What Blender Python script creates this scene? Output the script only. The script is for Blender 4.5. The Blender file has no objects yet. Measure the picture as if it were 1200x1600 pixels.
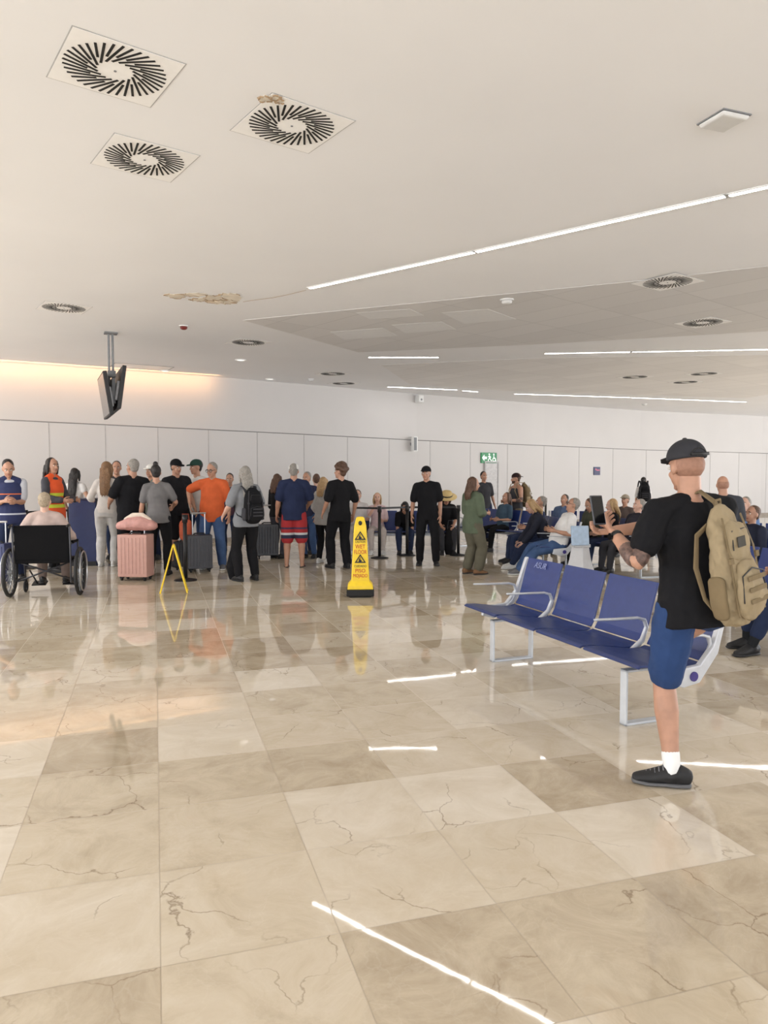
import bpy, bmesh, math, random
from mathutils import Vector as V, Matrix as MX
random.seed(4)
sc=bpy.context.scene; col=sc.collection
R=math.radians
F=1155.0; PT=math.atan(58/F); CP,SP=math.cos(PT),math.sin(PT); CH=1.6; CZ=3.9
def ray(x,y):
    u=(x-600)/F; v=(800-y)/F
    return V((u,CP+v*SP,-SP+v*CP))
def fl(x,y,z=0.0):
    r=ray(x,y); t=(z-CH)/r.z
    return V((r.x*t,r.y*t,z))
def at(x,y,Y):
    r=ray(x,y); t=Y/r.y
    return V((r.x*t,Y,CH+r.z*t))
# ------------------------------------------------------------ materials
def lin(c):
    return tuple(((v/255)/12.92 if v/255<=.04045 else ((v/255+.055)/1.055)**2.4) for v in c)
MC={}
def mat(name,c,rough=.6,metal=0.,var=.1,scale=18.,bump=0.,emit=0.,spec=.5,bands=None,axis=2):
    if name in MC: return MC[name]
    m=bpy.data.materials.new(name); m.use_nodes=True; MC[name]=m
    nt=m.node_tree; N=nt.nodes; L=nt.links; b=N['Principled BSDF']
    b.inputs['Roughness'].default_value=rough; b.inputs['Metallic'].default_value=metal
    b.inputs['Specular IOR Level'].default_value=spec
    tc=N.new('ShaderNodeTexCoord'); nz=N.new('ShaderNodeTexNoise'); nz.inputs['Scale'].default_value=scale; nz.inputs['Detail'].default_value=3
    L.new(tc.outputs['Object'],nz.inputs['Vector'])
    l=lin(c)
    rp=N.new('ShaderNodeValToRGB'); L.new(nz.outputs['Fac'],rp.inputs['Fac'])
    rp.color_ramp.elements[0].position=.3; rp.color_ramp.elements[1].position=.7
    rp.color_ramp.elements[0].color=tuple(v*(1-var) for v in l)+(1,)
    rp.color_ramp.elements[1].color=tuple(min(1,v*(1+var)) for v in l)+(1,)
    out=rp.outputs['Color']
    if bands:
        sx=N.new('ShaderNodeSeparateXYZ'); L.new(tc.outputs['Object'],sx.inputs[0])
        ma=N.new('ShaderNodeMath'); ma.operation='MULTIPLY_ADD'; ma.inputs[1].default_value=.5; ma.inputs[2].default_value=0 if axis==2 else .5
        L.new(sx.outputs[axis],ma.inputs[0])
        br=N.new('ShaderNodeValToRGB'); br.color_ramp.interpolation='CONSTANT'
        e=br.color_ramp.elements; e.remove(e[1]); e[0].position=0; e[0].color=(*l,1)
        o=0 if axis==2 else .5
        for z0,z1,cc in bands:
            a=e.new(z0*.5+o); a.color=(*lin(cc),1); a=e.new(z1*.5+o); a.color=(*l,1)
        L.new(ma.outputs[0],br.inputs['Fac']); out=br.outputs['Color']
    L.new(out,b.inputs['Base Color'])
    if bump:
        bp=N.new('ShaderNodeBump'); bp.inputs['Strength'].default_value=bump; bp.inputs['Distance'].default_value=.02
        L.new(nz.outputs['Fac'],bp.inputs['Height']); L.new(bp.outputs['Normal'],b.inputs['Normal'])
    if emit:
        L.new(out,b.inputs['Emission Color']); b.inputs['Emission Strength'].default_value=emit
    return m
def cloth(name,c,**k): return mat('cloth_'+name,c,rough=.85,var=.1,scale=9,bump=.45,spec=.2,**k)
def floor_mat():
    m=bpy.data.materials.new('marble_tiles'); m.use_nodes=True
    nt=m.node_tree; N=nt.nodes; L=nt.links; b=N['Principled BSDF']
    tc=N.new('ShaderNodeTexCoord'); mp=N.new('ShaderNodeMapping'); mp.vector_type='TEXTURE'
    mp.inputs['Location'].default_value=(-.331,3.08,0); mp.inputs['Rotation'].default_value=(0,0,R(17.2)); mp.inputs['Scale'].default_value=(.6,.6,.6)
    L.new(tc.outputs['Object'],mp.inputs['Vector'])
    def vm(op,a,bb=None):
        n=N.new('ShaderNodeVectorMath'); n.operation=op
        L.new(a,n.inputs[0])
        if bb is not None:
            if isinstance(bb,tuple): n.inputs[1].default_value=bb
            else: L.new(bb,n.inputs[1])
        return n.outputs[0]
    def mt(op,a,bb=None,c=None):
        n=N.new('ShaderNodeMath'); n.operation=op
        for i,q in enumerate((a,bb,c)):
            if q is None: continue
            if isinstance(q,(int,float)): n.inputs[i].default_value=q
            else: L.new(q,n.inputs[i])
        return n.outputs[0]
    def ramp(fac,els):
        n=N.new('ShaderNodeValToRGB'); L.new(fac,n.inputs[0]); e=n.color_ramp.elements
        for i,(p,c) in enumerate(els):
            q=e[i] if i<2 else e.new(p)
            q.position=p; q.color=(*c,1)
        return n.outputs['Color']
    def mix(f,a,bb,op='MIX'):
        n=N.new('ShaderNodeMixRGB'); n.blend_type=op
        if isinstance(f,(int,float)): n.inputs[0].default_value=f
        else: L.new(f,n.inputs[0])
        for i,q in ((1,a),(2,bb)):
            if isinstance(q,tuple): n.inputs[i].default_value=(*q,1)
            else: L.new(q,n.inputs[i])
        return n.outputs[0]
    vec=mp.outputs[0]; cell=vm('FLOOR',vec); wn=N.new('ShaderNodeTexWhiteNoise'); wn.noise_dimensions='2D'; L.new(cell,wn.inputs['Vector'])
    off=vm('MULTIPLY',wn.outputs['Color'],(31,17,9)); nv=vm('ADD',vec,off)
    n1=N.new('ShaderNodeTexNoise'); n1.inputs['Scale'].default_value=1.9; n1.inputs['Detail'].default_value=10; n1.inputs['Roughness'].default_value=.7; n1.inputs['Distortion'].default_value=.8; L.new(nv,n1.inputs['Vector'])
    tone=mt('ADD',mt('MULTIPLY',n1.outputs['Fac'],.75),mt('MULTIPLY',wn.outputs['Value'],.42))
    base=ramp(tone,[(.25,lin((166,149,125))),(.55,lin((204,190,167))),(.9,lin((226,216,200)))])
    n2=N.new('ShaderNodeTexNoise'); n2.inputs['Scale'].default_value=2.2; n2.inputs['Detail'].default_value=6; L.new(nv,n2.inputs['Vector'])
    dv=vm('ADD',nv,vm('MULTIPLY',n2.outputs['Color'],(.6,.6,.6)))
    vo=N.new('ShaderNodeTexVoronoi'); vo.feature='DISTANCE_TO_EDGE'; vo.inputs['Scale'].default_value=1.1; L.new(dv,vo.inputs['Vector'])
    vein=ramp(vo.outputs['Distance'],[(0,(1,1,1)),(.009,(0,0,0))])
    n3=N.new('ShaderNodeTexNoise'); n3.inputs['Scale'].default_value=1.3; n3.inputs['Detail'].default_value=2; L.new(nv,n3.inputs['Vector'])
    gate=ramp(n3.outputs['Fac'],[(.46,(0,0,0)),(.6,(1,1,1))])
    vm_=mt('MULTIPLY',mt('MULTIPLY',vein,gate),.7)
    c=mix(vm_,base,lin((118,96,72)))
    vo2=N.new('ShaderNodeTexVoronoi'); vo2.feature='DISTANCE_TO_EDGE'; vo2.inputs['Scale'].default_value=2.6; L.new(vm('ADD',dv,(4.3,2.1,0)),vo2.inputs['Vector'])
    lv=ramp(vo2.outputs['Distance'],[(0,(1,1,1)),(.02,(0,0,0))])
    c=mix(mt('MULTIPLY',lv,.07),c,lin((236,230,218)))
    fr=vm('FRACTION',vec); sx=N.new('ShaderNodeSeparateXYZ'); L.new(fr,sx.inputs[0])
    ex=mt('MINIMUM',sx.outputs[0],mt('SUBTRACT',1,sx.outputs[0])); ey=mt('MINIMUM',sx.outputs[1],mt('SUBTRACT',1,sx.outputs[1]))
    g=mt('LESS_THAN',mt('MINIMUM',ex,ey),.004)
    c=mix(mt('MULTIPLY',g,.4),c,lin((132,116,96)))
    L.new(c,b.inputs['Base Color'])
    rr=mt('MULTIPLY_ADD',n1.outputs['Fac'],.035,.012); L.new(mt('ADD',rr,mt('MULTIPLY',g,.3)),b.inputs['Roughness'])
    b.inputs['Specular IOR Level'].default_value=.65
    nb=N.new('ShaderNodeTexNoise'); nb.inputs['Scale'].default_value=5; L.new(tc.outputs['Object'],nb.inputs['Vector'])
    bp=N.new('ShaderNodeBump'); bp.inputs['Strength'].default_value=.01; bp.inputs['Distance'].default_value=.02; L.new(nb.outputs['Fac'],bp.inputs['Height']); L.new(bp.outputs[0],b.inputs['Normal'])
    return m
# ------------------------------------------------------------ mesh builder
I3=MX.Identity(3)
class MB:
    def __init__(s): s.v=[]; s.f=[]; s.m=[]
    def add(s,vs,fs,mi=0):
        o=len(s.v); s.v+= [V(p) for p in vs]
        for f in fs: s.f.append([i+o for i in f]); s.m.append(mi)
        return s
    def box(s,c,d,r=None,mi=0,taper=1.0):
        c=V(c); r=r or I3; vs=[]
        for z in (-1,1):
            k=taper if z>0 else 1
            for x,y in ((-1,-1),(1,-1),(1,1),(-1,1)):
                vs.append(c+r@V((x*d[0]/2*k,y*d[1]/2*k,z*d[2]/2)))
        return s.add(vs,[(3,2,1,0),(4,5,6,7),(0,1,5,4),(1,2,6,5),(2,3,7,6),(3,0,4,7)],mi)
    def loft(s,pts,rads,side=None,n=10,mi=0,rnd=True,pw=2.0):
        pts=[V(p) for p in pts]; rads=[(q,q) if isinstance(q,(int,float)) else q for q in rads]
        rings=[]; k=len(pts); sd=V(side) if side is not None else None; T=[]
        for i in range(k):
            a=pts[max(0,i-1)]; b=pts[min(k-1,i+1)]; t=(b-a)
            if 0<i<k-1: t=(pts[i]-a).normalized()+(b-pts[i]).normalized()
            if t.length<1e-6: t=V((0,0,1))
            T.append(t.normalized())
        prev=None
        def pc(v): return math.copysign(abs(v)**(2.0/pw),v)
        def ring(c,t,a,b,sv):
            w=t.cross(sv).normalized()
            return [c+sv*(a*pc(math.cos(2*math.pi*j/n)))+w*(b*pc(math.sin(2*math.pi*j/n))) for j in range(n)]
        for i in range(k):
            t=T[i]; q=sd if sd is not None else (prev if prev is not None else (V((1,0,0)) if abs(t.x)<.9 else V((0,1,0))))
            q=(q-t*q.dot(t))
            if q.length<1e-4: q=V((0,1,0))-t*t.y
            q.normalize(); prev=q
            a,b=rads[i]; m=min(a,b)
            if i==0 and rnd:
                for th in (70,35): rings.append(ring(pts[0]-t*m*math.sin(R(th)),t,a*math.cos(R(th)),b*math.cos(R(th)),q))
            rings.append(ring(pts[i],t,a,b,q))
            if i==k-1 and rnd:
                for th in (35,70): rings.append(ring(pts[i]+t*m*math.sin(R(th)),t,a*math.cos(R(th)),b*math.cos(R(th)),q))
        vs=[p for r_ in rings for p in r_]; fs=[]
        for i in range(len(rings)-1):
            for j in range(n):
                fs.append((i*n+j,i*n+(j+1)%n,(i+1)*n+(j+1)%n,(i+1)*n+j))
        fs.append(tuple(range(n-1,-1,-1))); e=(len(rings)-1)*n; fs.append(tuple(range(e,e+n)))
        return s.add(vs,fs,mi)
    def rod(s,a,b,r,n=8,mi=0,r2=None): return s.loft([a,b],[r,r2 or r],n=n,mi=mi,rnd=False)
    def ell(s,c,r,rot=None,n=12,mi=0,zmin=-1.):
        c=V(c); rot=rot or I3; vs=[]; fs=[]; k=n//2
        t0=math.asin(zmin)
        for i in range(k+1):
            th=t0+(math.pi/2-t0)*i/k; th=min(max(th,-1.5),1.5)
            for j in range(n):
                ph=2*math.pi*j/n
                vs.append(c+rot@V((r[0]*math.cos(th)*math.cos(ph),r[1]*math.cos(th)*math.sin(ph),r[2]*math.sin(th))))
        for i in range(k):
            for j in range(n): fs.append((i*n+j,i*n+(j+1)%n,(i+1)*n+(j+1)%n,(i+1)*n+j))
        fs.append(tuple(range(n-1,-1,-1))); fs.append(tuple(range(k*n,k*n+n)))
        return s.add(vs,fs,mi)
    def lathe(s,prof,c=(0,0,0),n=24,mi=0,rot=None):
        c=V(c); rot=rot or I3; vs=[];fs=[]
        for r,z in prof:
            for j in range(n): vs.append(c+rot@V((r*math.cos(2*math.pi*j/n),r*math.sin(2*math.pi*j/n),z)))
        for i in range(len(prof)-1):
            for j in range(n): fs.append((i*n+j,i*n+(j+1)%n,(i+1)*n+(j+1)%n,(i+1)*n+j))
        fs.append(tuple(range(n-1,-1,-1))); k=len(prof)-1; fs.append(tuple(range(k*n,k*n+n)))
        return s.add(vs,fs,mi)
    def torus(s,c,Rr,r,rot=None,n=32,k=8,mi=0):
        c=V(c); rot=rot or I3; vs=[];fs=[]
        for i in range(n):
            a=2*math.pi*i/n
            for j in range(k):
                b=2*math.pi*j/k
                vs.append(c+rot@V(((Rr+r*math.cos(b))*math.cos(a),(Rr+r*math.cos(b))*math.sin(a),r*math.sin(b))))
        for i in range(n):
            for j in range(k): fs.append((i*k+j,((i+1)%n)*k+j,((i+1)%n)*k+(j+1)%k,i*k+(j+1)%k))
        return s.add(vs,fs,mi)
    def prism(s,poly,z0,z1,c=(0,0,0),rot=None,mi=0):
        c=V(c); rot=rot or I3; n=len(poly)
        a=sum(poly[i][0]*poly[(i+1)%n][1]-poly[(i+1)%n][0]*poly[i][1] for i in range(n))
        if a<0: poly=poly[::-1]
        vs=[c+rot@V((p[0],p[1],z)) for z in (z0,z1) for p in poly]
        fs=[tuple(range(n-1,-1,-1)),tuple(range(n,2*n))]+[(i,(i+1)%n,n+(i+1)%n,n+i) for i in range(n)]
        return s.add(vs,fs,mi)
    def ribbon(s,prof,x0,x1,th,mi=0):
        P=[V((0,y,z)) for y,z in prof]; o=[]
        for i in range(len(P)):
            t=(P[min(len(P)-1,i+1)]-P[max(0,i-1)]).normalized(); o.append(P[i]+V((0,t.z,-t.y))*th)
        poly=[(p.y,p.z) for p in P]+[(p.y,p.z) for p in o[::-1]]
        return s.prism(poly,x0,x1,rot=MX(((0,0,1),(1,0,0),(0,1,0))),mi=mi)
    def mesh(s,name,k=1.0,smooth=True):
        me=bpy.data.meshes.new(name); me.from_pydata([tuple(p*k) for p in s.v],[],s.f); me.update()
        me.polygons.foreach_set('material_index',s.m)
        me.polygons.foreach_set('use_smooth',[smooth]*len(s.f))
        return me
    def build(s,name,mats,parent=None,k=1.0,smooth=False,bevel=0,sub=0):
        me=s.mesh(name,k,smooth)
        if not isinstance(mats,(list,tuple)): mats=[mats]
        for m in mats: me.materials.append(m)
        o=bpy.data.objects.new(name,me); col.objects.link(o)
        if parent is not None: o.parent=parent
        if bevel:
            b=o.modifiers.new('b','BEVEL'); b.width=bevel; b.segments=2; b.limit_method='ANGLE'; b.angle_limit=R(40)
        if sub:
            b=o.modifiers.new('s','SUBSURF'); b.levels=sub; b.render_levels=sub
        return o
PEND=[]; TXT=[]
WRK=bpy.data.textures.new('wrinkle','CLOUDS'); WRK.noise_scale=.1; WRK.noise_depth=2
def pend(mb,name,mats,parent,vox,it=3,det=None,k=1.0,disp=0):
    o=mb.build(name,mats,parent,k,True)
    m=o.modifiers.new('r','REMESH'); m.mode='VOXEL'; m.voxel_size=vox; m.use_smooth_shade=True
    if it: q=o.modifiers.new('s','SMOOTH'); q.iterations=it; q.factor=.5
    if disp: q=o.modifiers.new('d','DISPLACE'); q.texture=WRK; q.strength=disp; q.mid_level=.5; q.texture_coords='LOCAL'
    PEND.append((o,det,k)); return o
def text(body,size,m,parent,loc,rot,name='lettering',shear=0,width=None):
    cu=bpy.data.curves.new(name,'FONT'); cu.body=body; cu.size=size; cu.extrude=.0008; cu.align_x='CENTER'; cu.align_y='CENTER'; cu.shear=shear
    o=bpy.data.objects.new(name,cu); col.objects.link(o); TXT.append((o,m,parent,loc,rot,width)); o.parent=parent; o.location=loc; o.rotation_euler=rot
def flush():
    bpy.context.view_layer.update(); dg=bpy.context.evaluated_depsgraph_get()
    res=[(o,bpy.data.meshes.new_from_object(o.evaluated_get(dg)),d,k) for o,d,k in PEND]
    tr=[(t,bpy.data.meshes.new_from_object(t[0].evaluated_get(dg))) for t in TXT]
    for o,me,d,k in res:
        mats=list(o.data.materials); me.materials.clear()
        for m in mats: me.materials.append(m)
        if d:
            bm=bmesh.new(); bm.from_mesh(me)
            dm=d.mesh('d',k); bm.from_mesh(dm); bm.to_mesh(me); bm.free(); bpy.data.meshes.remove(dm)
        o.modifiers.clear(); o.data=me; me.name=o.name
    for (o,m,p,loc,rot,w),me in tr:
        n=o.name.split('.')[0]; me.materials.clear(); me.materials.append(m)
        if w:
            xs=[v.co.x for v in me.vertices]; k=w/(max(xs)-min(xs))
            for v in me.vertices: v.co.x*=k
        bpy.data.objects.remove(o); q=bpy.data.objects.new(n,me); col.objects.link(q); q.parent=p; q.location=loc; q.rotation_euler=rot
    PEND.clear(); TXT.clear()
def tag(o,label,cat,group=None):
    o['label']=label; o['category']=cat
    if group: o['group']=group
    return o
def thing(name,label,cat,loc=(0,0,0),rot=0,group=None):
    o=bpy.data.objects.new(name,None); col.objects.link(o); o.empty_display_size=.1
    o.location=loc; o.rotation_euler=(0,0,R(rot)); return tag(o,label,cat,group)
def struct(o): o['kind']='structure'; return o
def dup(root,loc,rot,label,group=None):
    def cp(o,p):
        c=o.copy(); col.objects.link(c); c.parent=p
        for ch in list(o.children): cp(ch,c)
        return c
    r=cp(root,None); r.location=loc; r.rotation_euler=(0,0,R(rot)); r['label']=label
    if group: r['group']=group
    return r
# ------------------------------------------------------------ common materials
WHITE=mat('white_plastic',(226,226,224),.5,var=.03); BLACK=mat('black_plastic',(20,20,22),.5); DARK=mat('dark_slot',(14,14,15),.7)
CHROME=mat('brushed_metal',(190,192,195),.3,.9,var=.05); GREY=mat('grey_plastic',(120,122,125),.5); ALU=mat('cast_aluminium',(200,203,208),.4,.3,var=.05)
RUB=mat('rubber',(25,25,26),.7); GLASSY=mat('dark_screen',(12,13,16),.1)
EYEW=mat('eye_white',(225,220,214),.3); EYED=mat('eye_dark',(35,24,18),.3); LIP=mat('lips',(165,100,90),.5); INK=mat('tattooed_skin',(100,78,70),.55,var=.6,scale=40)
SKIN={'l':mat('skin_light',(204,162,142),.5,var=.1,scale=14,bump=.05),'m':mat('skin_tan',(178,134,110),.5,var=.12,scale=14,bump=.05),'d':mat('skin_brown',(146,98,74),.5,var=.1)}
H_BLK=mat('hair_black',(28,23,22),.55,var=.4,scale=60,bump=.5); H_BRN=mat('hair_brown',(84,58,42),.55,var=.35,scale=60,bump=.5)
H_LBR=mat('hair_light_brown',(128,96,66),.55,var=.3,scale=60,bump=.5); H_GRY=mat('hair_grey',(140,135,128),.6,var=.3,scale=60,bump=.5); H_BLD=mat('hair_blond',(178,146,104),.55,var=.25,scale=60,bump=.5)
H_SHV=mat('hair_shaven',(152,112,92),.65,var=.12,scale=60)
# ------------------------------------------------------------ people
ARM_R=[(0,.054),(.4,.05),(.85,.04),(1,.039),(1.3,.041),(1.7,.031),(2,.027)]
LEG_R=[(0,.088),(.4,.08),(.85,.058),(1,.053),(1.3,.057),(1.65,.043),(2,.035)]
def interp(tb,f):
    for (a,x),(b,y) in zip(tb,tb[1:]):
        if f<=b: return x+(y-x)*(f-a)/(b-a)
    return tb[-1][1]
def ik(a,t,l1,l2,hint):
    d=t-a; L=min(d.length,(l1+l2)*.995); dn=d.normalized()
    q=(l1*l1-l2*l2+L*L)/(2*L); h=math.sqrt(max(0,l1*l1-q*q)); p=hint-dn*hint.dot(dn)
    if p.length<1e-4: p=V((0,0,1))
    p.normalize(); return a+dn*q+p*h, a+dn*L
def person(label,pos,rot,H=1.75,sex='m',pel=.95,py=0.,lean=0,side=0,twist=0,la=None,ra=None,lh=None,rh=None,lf=None,rf=None,kl=None,kr=None,
           head=(0,0),top=None,bot=None,shoe=None,hair=None,cap=None,skin='m',belly=0.,curl=.5,lp=None,rp=None,vest=None,vox=.0145,sock=None,group=None,foot=(0,0),glasses=False,fat=1.0,beard=None,laces=None,lw=None,rw=None,disp=0,tattoo=False):
    root=thing('person',label,'person',(pos[0],pos[1],pos[2] if len(pos)>2 else 0),rot,group)
    k=H/1.75; fe=sex=='f'
    def w2l(p): return (MX.Rotation(R(-rot),3,'Z')@(V(p)-V(root.location)))/k
    X=V((1,0,0)); u=V((math.sin(R(side)),math.sin(R(lean)),math.cos(R(lean)))).normalized()
    P=V((0,py,pel)); rx=MX.Rotation(R(twist),3,'Z')@X; rx=(rx-u*rx.dot(u)).normalized(); fw=u.cross(rx)
    sw=(.148 if fe else .172)*(1+(fat-1)*.6); g=.93 if fe else 1.0; g*=fat
    S=P+u*.455; nb=P+u*.53
    hu=MX.Rotation(R(twist+head[0]),3,'Z')
    hz=(u*.5+V((0,0,1))*.5).normalized(); hx=hu@X; hx=(hx-hz*hx.dot(hz)).normalized(); hy=hz.cross(hx)
    rp_=MX.Rotation(R(head[1]),3,hx); hz=rp_@hz; hy=rp_@hy
    RH=MX((hx,hy,hz)).transposed(); hc=nb+u*.07+hz*.085+hy*.018
    def hp(x,y,z): return hc+RH@V((x,y,z))
    sh={}; el={}; wr={}
    for s_,nm in ((-1,'l'),(1,'r')):
        q=S+rx*sw*s_; o=(la if s_<0 else ra) or (random.uniform(.05,.1),random.uniform(.0,.1),-.52); h=(lh if s_<0 else rh) or (.45,-1,-.25)
        tgt=q+rx*o[0]*s_+fw*o[1]+V((0,0,1))*o[2]; hv=rx*h[0]*s_+fw*h[1]+V((0,0,1))*h[2]
        if lw and s_<0: tgt=w2l(lw)
        if rw and s_>0: tgt=w2l(rw)
        sh[nm]=q; el[nm],wr[nm]=ik(q,tgt,.285,.25,hv)
    hp_={}; kn={}; an={}; fd={}
    for s_,nm in ((-1,'l'),(1,'r')):
        q=P+X*s_*.092+V((0,0,-.03)); f_=(lf if s_<0 else rf) or (s_*random.uniform(.09,.14),random.uniform(-.06,.06),.08)
        kh=(kl if s_<0 else kr) or (s_*.12,1,.15)
        hp_[nm]=q; kn[nm],an[nm]=ik(q,V(f_),.445,.425,V(kh)); a=foot[0 if s_<0 else 1]
        fd[nm]=MX.Rotation(R(a-s_*8),3,'Z')@V((0,1,0))
    tl=[(-.1,.155,.112),(0,.162,.118),(.1,.148,.105),(.2,.146,.106),(.31,.16,.115),(.39,.155,.106),(.45,.115,.078),(.51,.065,.06)]
    if fe: tl=[(-.1,.162,.118),(0,.164,.12),(.1,.138,.1),(.2,.124,.096),(.31,.136,.114),(.39,.132,.096),(.45,.1,.07),(.51,.056,.053)]
    def tor(mb,t0,t1,inf):
        ts=[t0]+[t for t,_,_ in tl if t0<t<t1]+[t1]
        pts=[];rd=[]
        for t in ts:
            a=interp([(q[0],q[1]) for q in tl],max(t,-.1)); b=interp([(q[0],q[2]) for q in tl],max(t,-.1))
            bb=belly*max(0,1-abs(t-.1)/.22); pts.append(P+u*t+fw*bb*.5); rd.append((a*fat+inf+bb*.4,b*fat+inf+bb*.6))
        mb.loft(pts,rd,side=rx,n=16,rnd=False)
    def limb(mb,a,b,c,tb,f0,f1,inf,g_,inf1=None):
        fs=[f for f in (0,.2,.4,.6,.85,1,1.15,1.3,1.5,1.7,2) if f0<f<f1]; fs=[f0]+fs+[f1]
        pts=[];rd=[]
        for f in fs:
            pts.append(a.lerp(b,f) if f<=1 else b.lerp(c,f-1)); w=(f-f0)/(f1-f0); i=inf if inf1 is None else inf+(inf1-inf)*w
            rd.append(interp(tb,f)*g_+i)
        mb.loft(pts,rd,n=12)
    B=MB(); Dt=MB()
    tor(B,-.1,.51,0)
    B.loft([nb-u*.03,hp(0,-.022,-.06)],[.055*g,.051*g],n=12)
    for nm in 'lr':
        B.loft([sh[nm]+u*.0,nb+u*.0],[.048*g,.04*g],n=10)
        limb(B,sh[nm],el[nm],wr[nm],ARM_R,0,2,0,g); limb(B,hp_[nm],kn[nm],an[nm],LEG_R,0,2,0,fat)
        if tattoo:
            Dt.loft([sh[nm].lerp(el[nm],f) for f in(.78,.86,.93)],[interp(ARM_R,f)*g+.0015 for f in(.78,.86,.93)],n=14,mi=4); Dt.loft([el[nm].lerp(wr[nm],f) for f in(.12,.25,.45)],[interp(ARM_R,1+f)*g+.0015 for f in(.12,.25,.45)],n=14,mi=4)
        s_=-1 if nm=='l' else 1
        d=(wr[nm]-el[nm]).normalized(); pv=(lp if nm=='l' else rp); pn=(rx*pv[0]*s_+fw*pv[1]+V((0,0,1))*pv[2]) if pv else -rx*s_-fw*.3
        pn=(pn-d*pn.dot(d)).normalized(); lat=d.cross(pn)*s_; w0=wr[nm]
        B.loft([w0,w0+d*.035,w0+d*.088],[(.028*g,.02),(.038*g,.017),(.04*g,.0145)],side=lat,n=10)
        for i,(le,oo) in enumerate(((.072,.031),(.08,.0105),(.074,-.0105),(.058,-.03))):
            p=w0+d*.082+lat*oo*g; ps=[p]
            for c_,f_ in ((.45,.45),(1.1,.3),(1.6,.25)):
                a=curl*c_; p=p+(d*math.cos(a)+pn*math.sin(a))*le*f_; ps.append(p)
            Dt.loft(ps,[.0095,.009,.0085,.007],n=7)
        q=w0+d*.028+lat*.026; t1=(d*.62+lat*.62+pn*.35).normalized(); t2=(d*.85+lat*.2+pn*.4).normalized()
        Dt.loft([q,q+t1*.042,q+t1*.042+t2*.034],[.013,.0105,.008],n=7)
        a=an[nm]; ff=fd[nm]; B.loft([a+ff*-.04+V((0,0,-.045)),a+ff*.05+V((0,0,-.04)),a+ff*.14+V((0,0,-.058))],[(.03,.03),(.035,.03),(.036,.015)],side=ff.cross(V((0,0,1))),n=10)
    B.ell(hp(0,-.012,.022),(.074,.094,.098),RH,16); B.ell(hp(0,.026,-.048),(.057,.066,.07),RH,14); B.ell(hp(0,.07,-.1),(.026,.02,.02),RH,10)
    B.loft([hp(0,.083,.012),hp(0,.106,-.03)],[.009,.0165],n=8); B.loft([hp(-.03,.078,.024),hp(.03,.078,.024)],[.011,.011],n=8)
    B.ell(hp(-.035,.062,-.035),(.022,.02,.02),RH,8); B.ell(hp(.035,.062,-.035),(.022,.02,.02),RH,8)
    for s_ in (-1,1):
        B.ell(hp(s_*.077,-.008,-.012),(.012,.022,.033),RH,10)
        Dt.ell(hp(s_*.031,.0775,.0),(.0145,.011,.0085),RH,10,mi=1); Dt.ell(hp(s_*.031,.0845,.0),(.0065,.006,.0065),RH,8,mi=2)
        Dt.loft([hp(s_*.014,.089,.022),hp(s_*.032,.09,.027),hp(s_*.05,.077,.02)],[.004,.0045,.003],n=6,mi=2)
    Dt.loft([hp(-.022,.084,-.066),hp(0,.0925,-.064),hp(.022,.084,-.066)],[(.004,.004),(.006,.007),(.004,.004)],n=6,mi=3)
    pend(B,'body',[SKIN[skin],EYEW,EYED,LIP,INK],root,vox,2,Dt,k)
    if beard:
        m=MB(); m.ell(hp(0,.032,-.062),(.06,.066,.056),RH,12); m.ell(hp(0,.072,-.104),(.03,.022,.022),RH,10); pend(m,'beard',beard,root,vox,2,None,k)
    if top:
        tm,sl,hem,inf=(list(top)+[.016])[:4] if len(top)<4 else top
        m=MB(); tor(m,hem,.5 if sl else .46,inf)
        for nm in 'lr':
            if sl:
                m.loft([sh[nm]+u*.004,nb-u*.018],[.048*g+inf,.034*g+inf],n=10)
                limb(m,sh[nm],el[nm],wr[nm],ARM_R,0,sl,inf,g,inf+.01)
            else: m.loft([sh[nm]-rx*(.07 if nm=='r' else -.07)-u*.03,nb+rx*(.055 if nm=='r' else -.055)-u*.02],[.035+inf*.5,.03],n=8)
        pend(m,'shirt',tm,root,vox,3,None,k,disp or .012)
    if vest:
        m=MB(); tor(m,-.13,.47,.038)
        for nm in 'lr': m.loft([sh[nm]-rx*(.03 if nm=='r' else -.03)-u*.0,nb+rx*(.03 if nm=='r' else -.03)-u*.005],[.072,.056],n=10)
        pend(m,'vest',vest,root,vox,2,None,k)
    if bot:
        bm_,ln,inf=(list(bot)+[.014])[:3]
        m=MB(); tor(m,-.115,.06,.008+.3*inf)
        for nm in 'lr':
            limb(m,hp_[nm],kn[nm],an[nm],LEG_R,0,ln,inf*.8,fat,inf*1.5 if ln>1.2 else inf*2.2)
        pend(m,'shorts' if ln<1.1 else 'trousers',bm_,root,vox,3,None,k,disp or .01)
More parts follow.
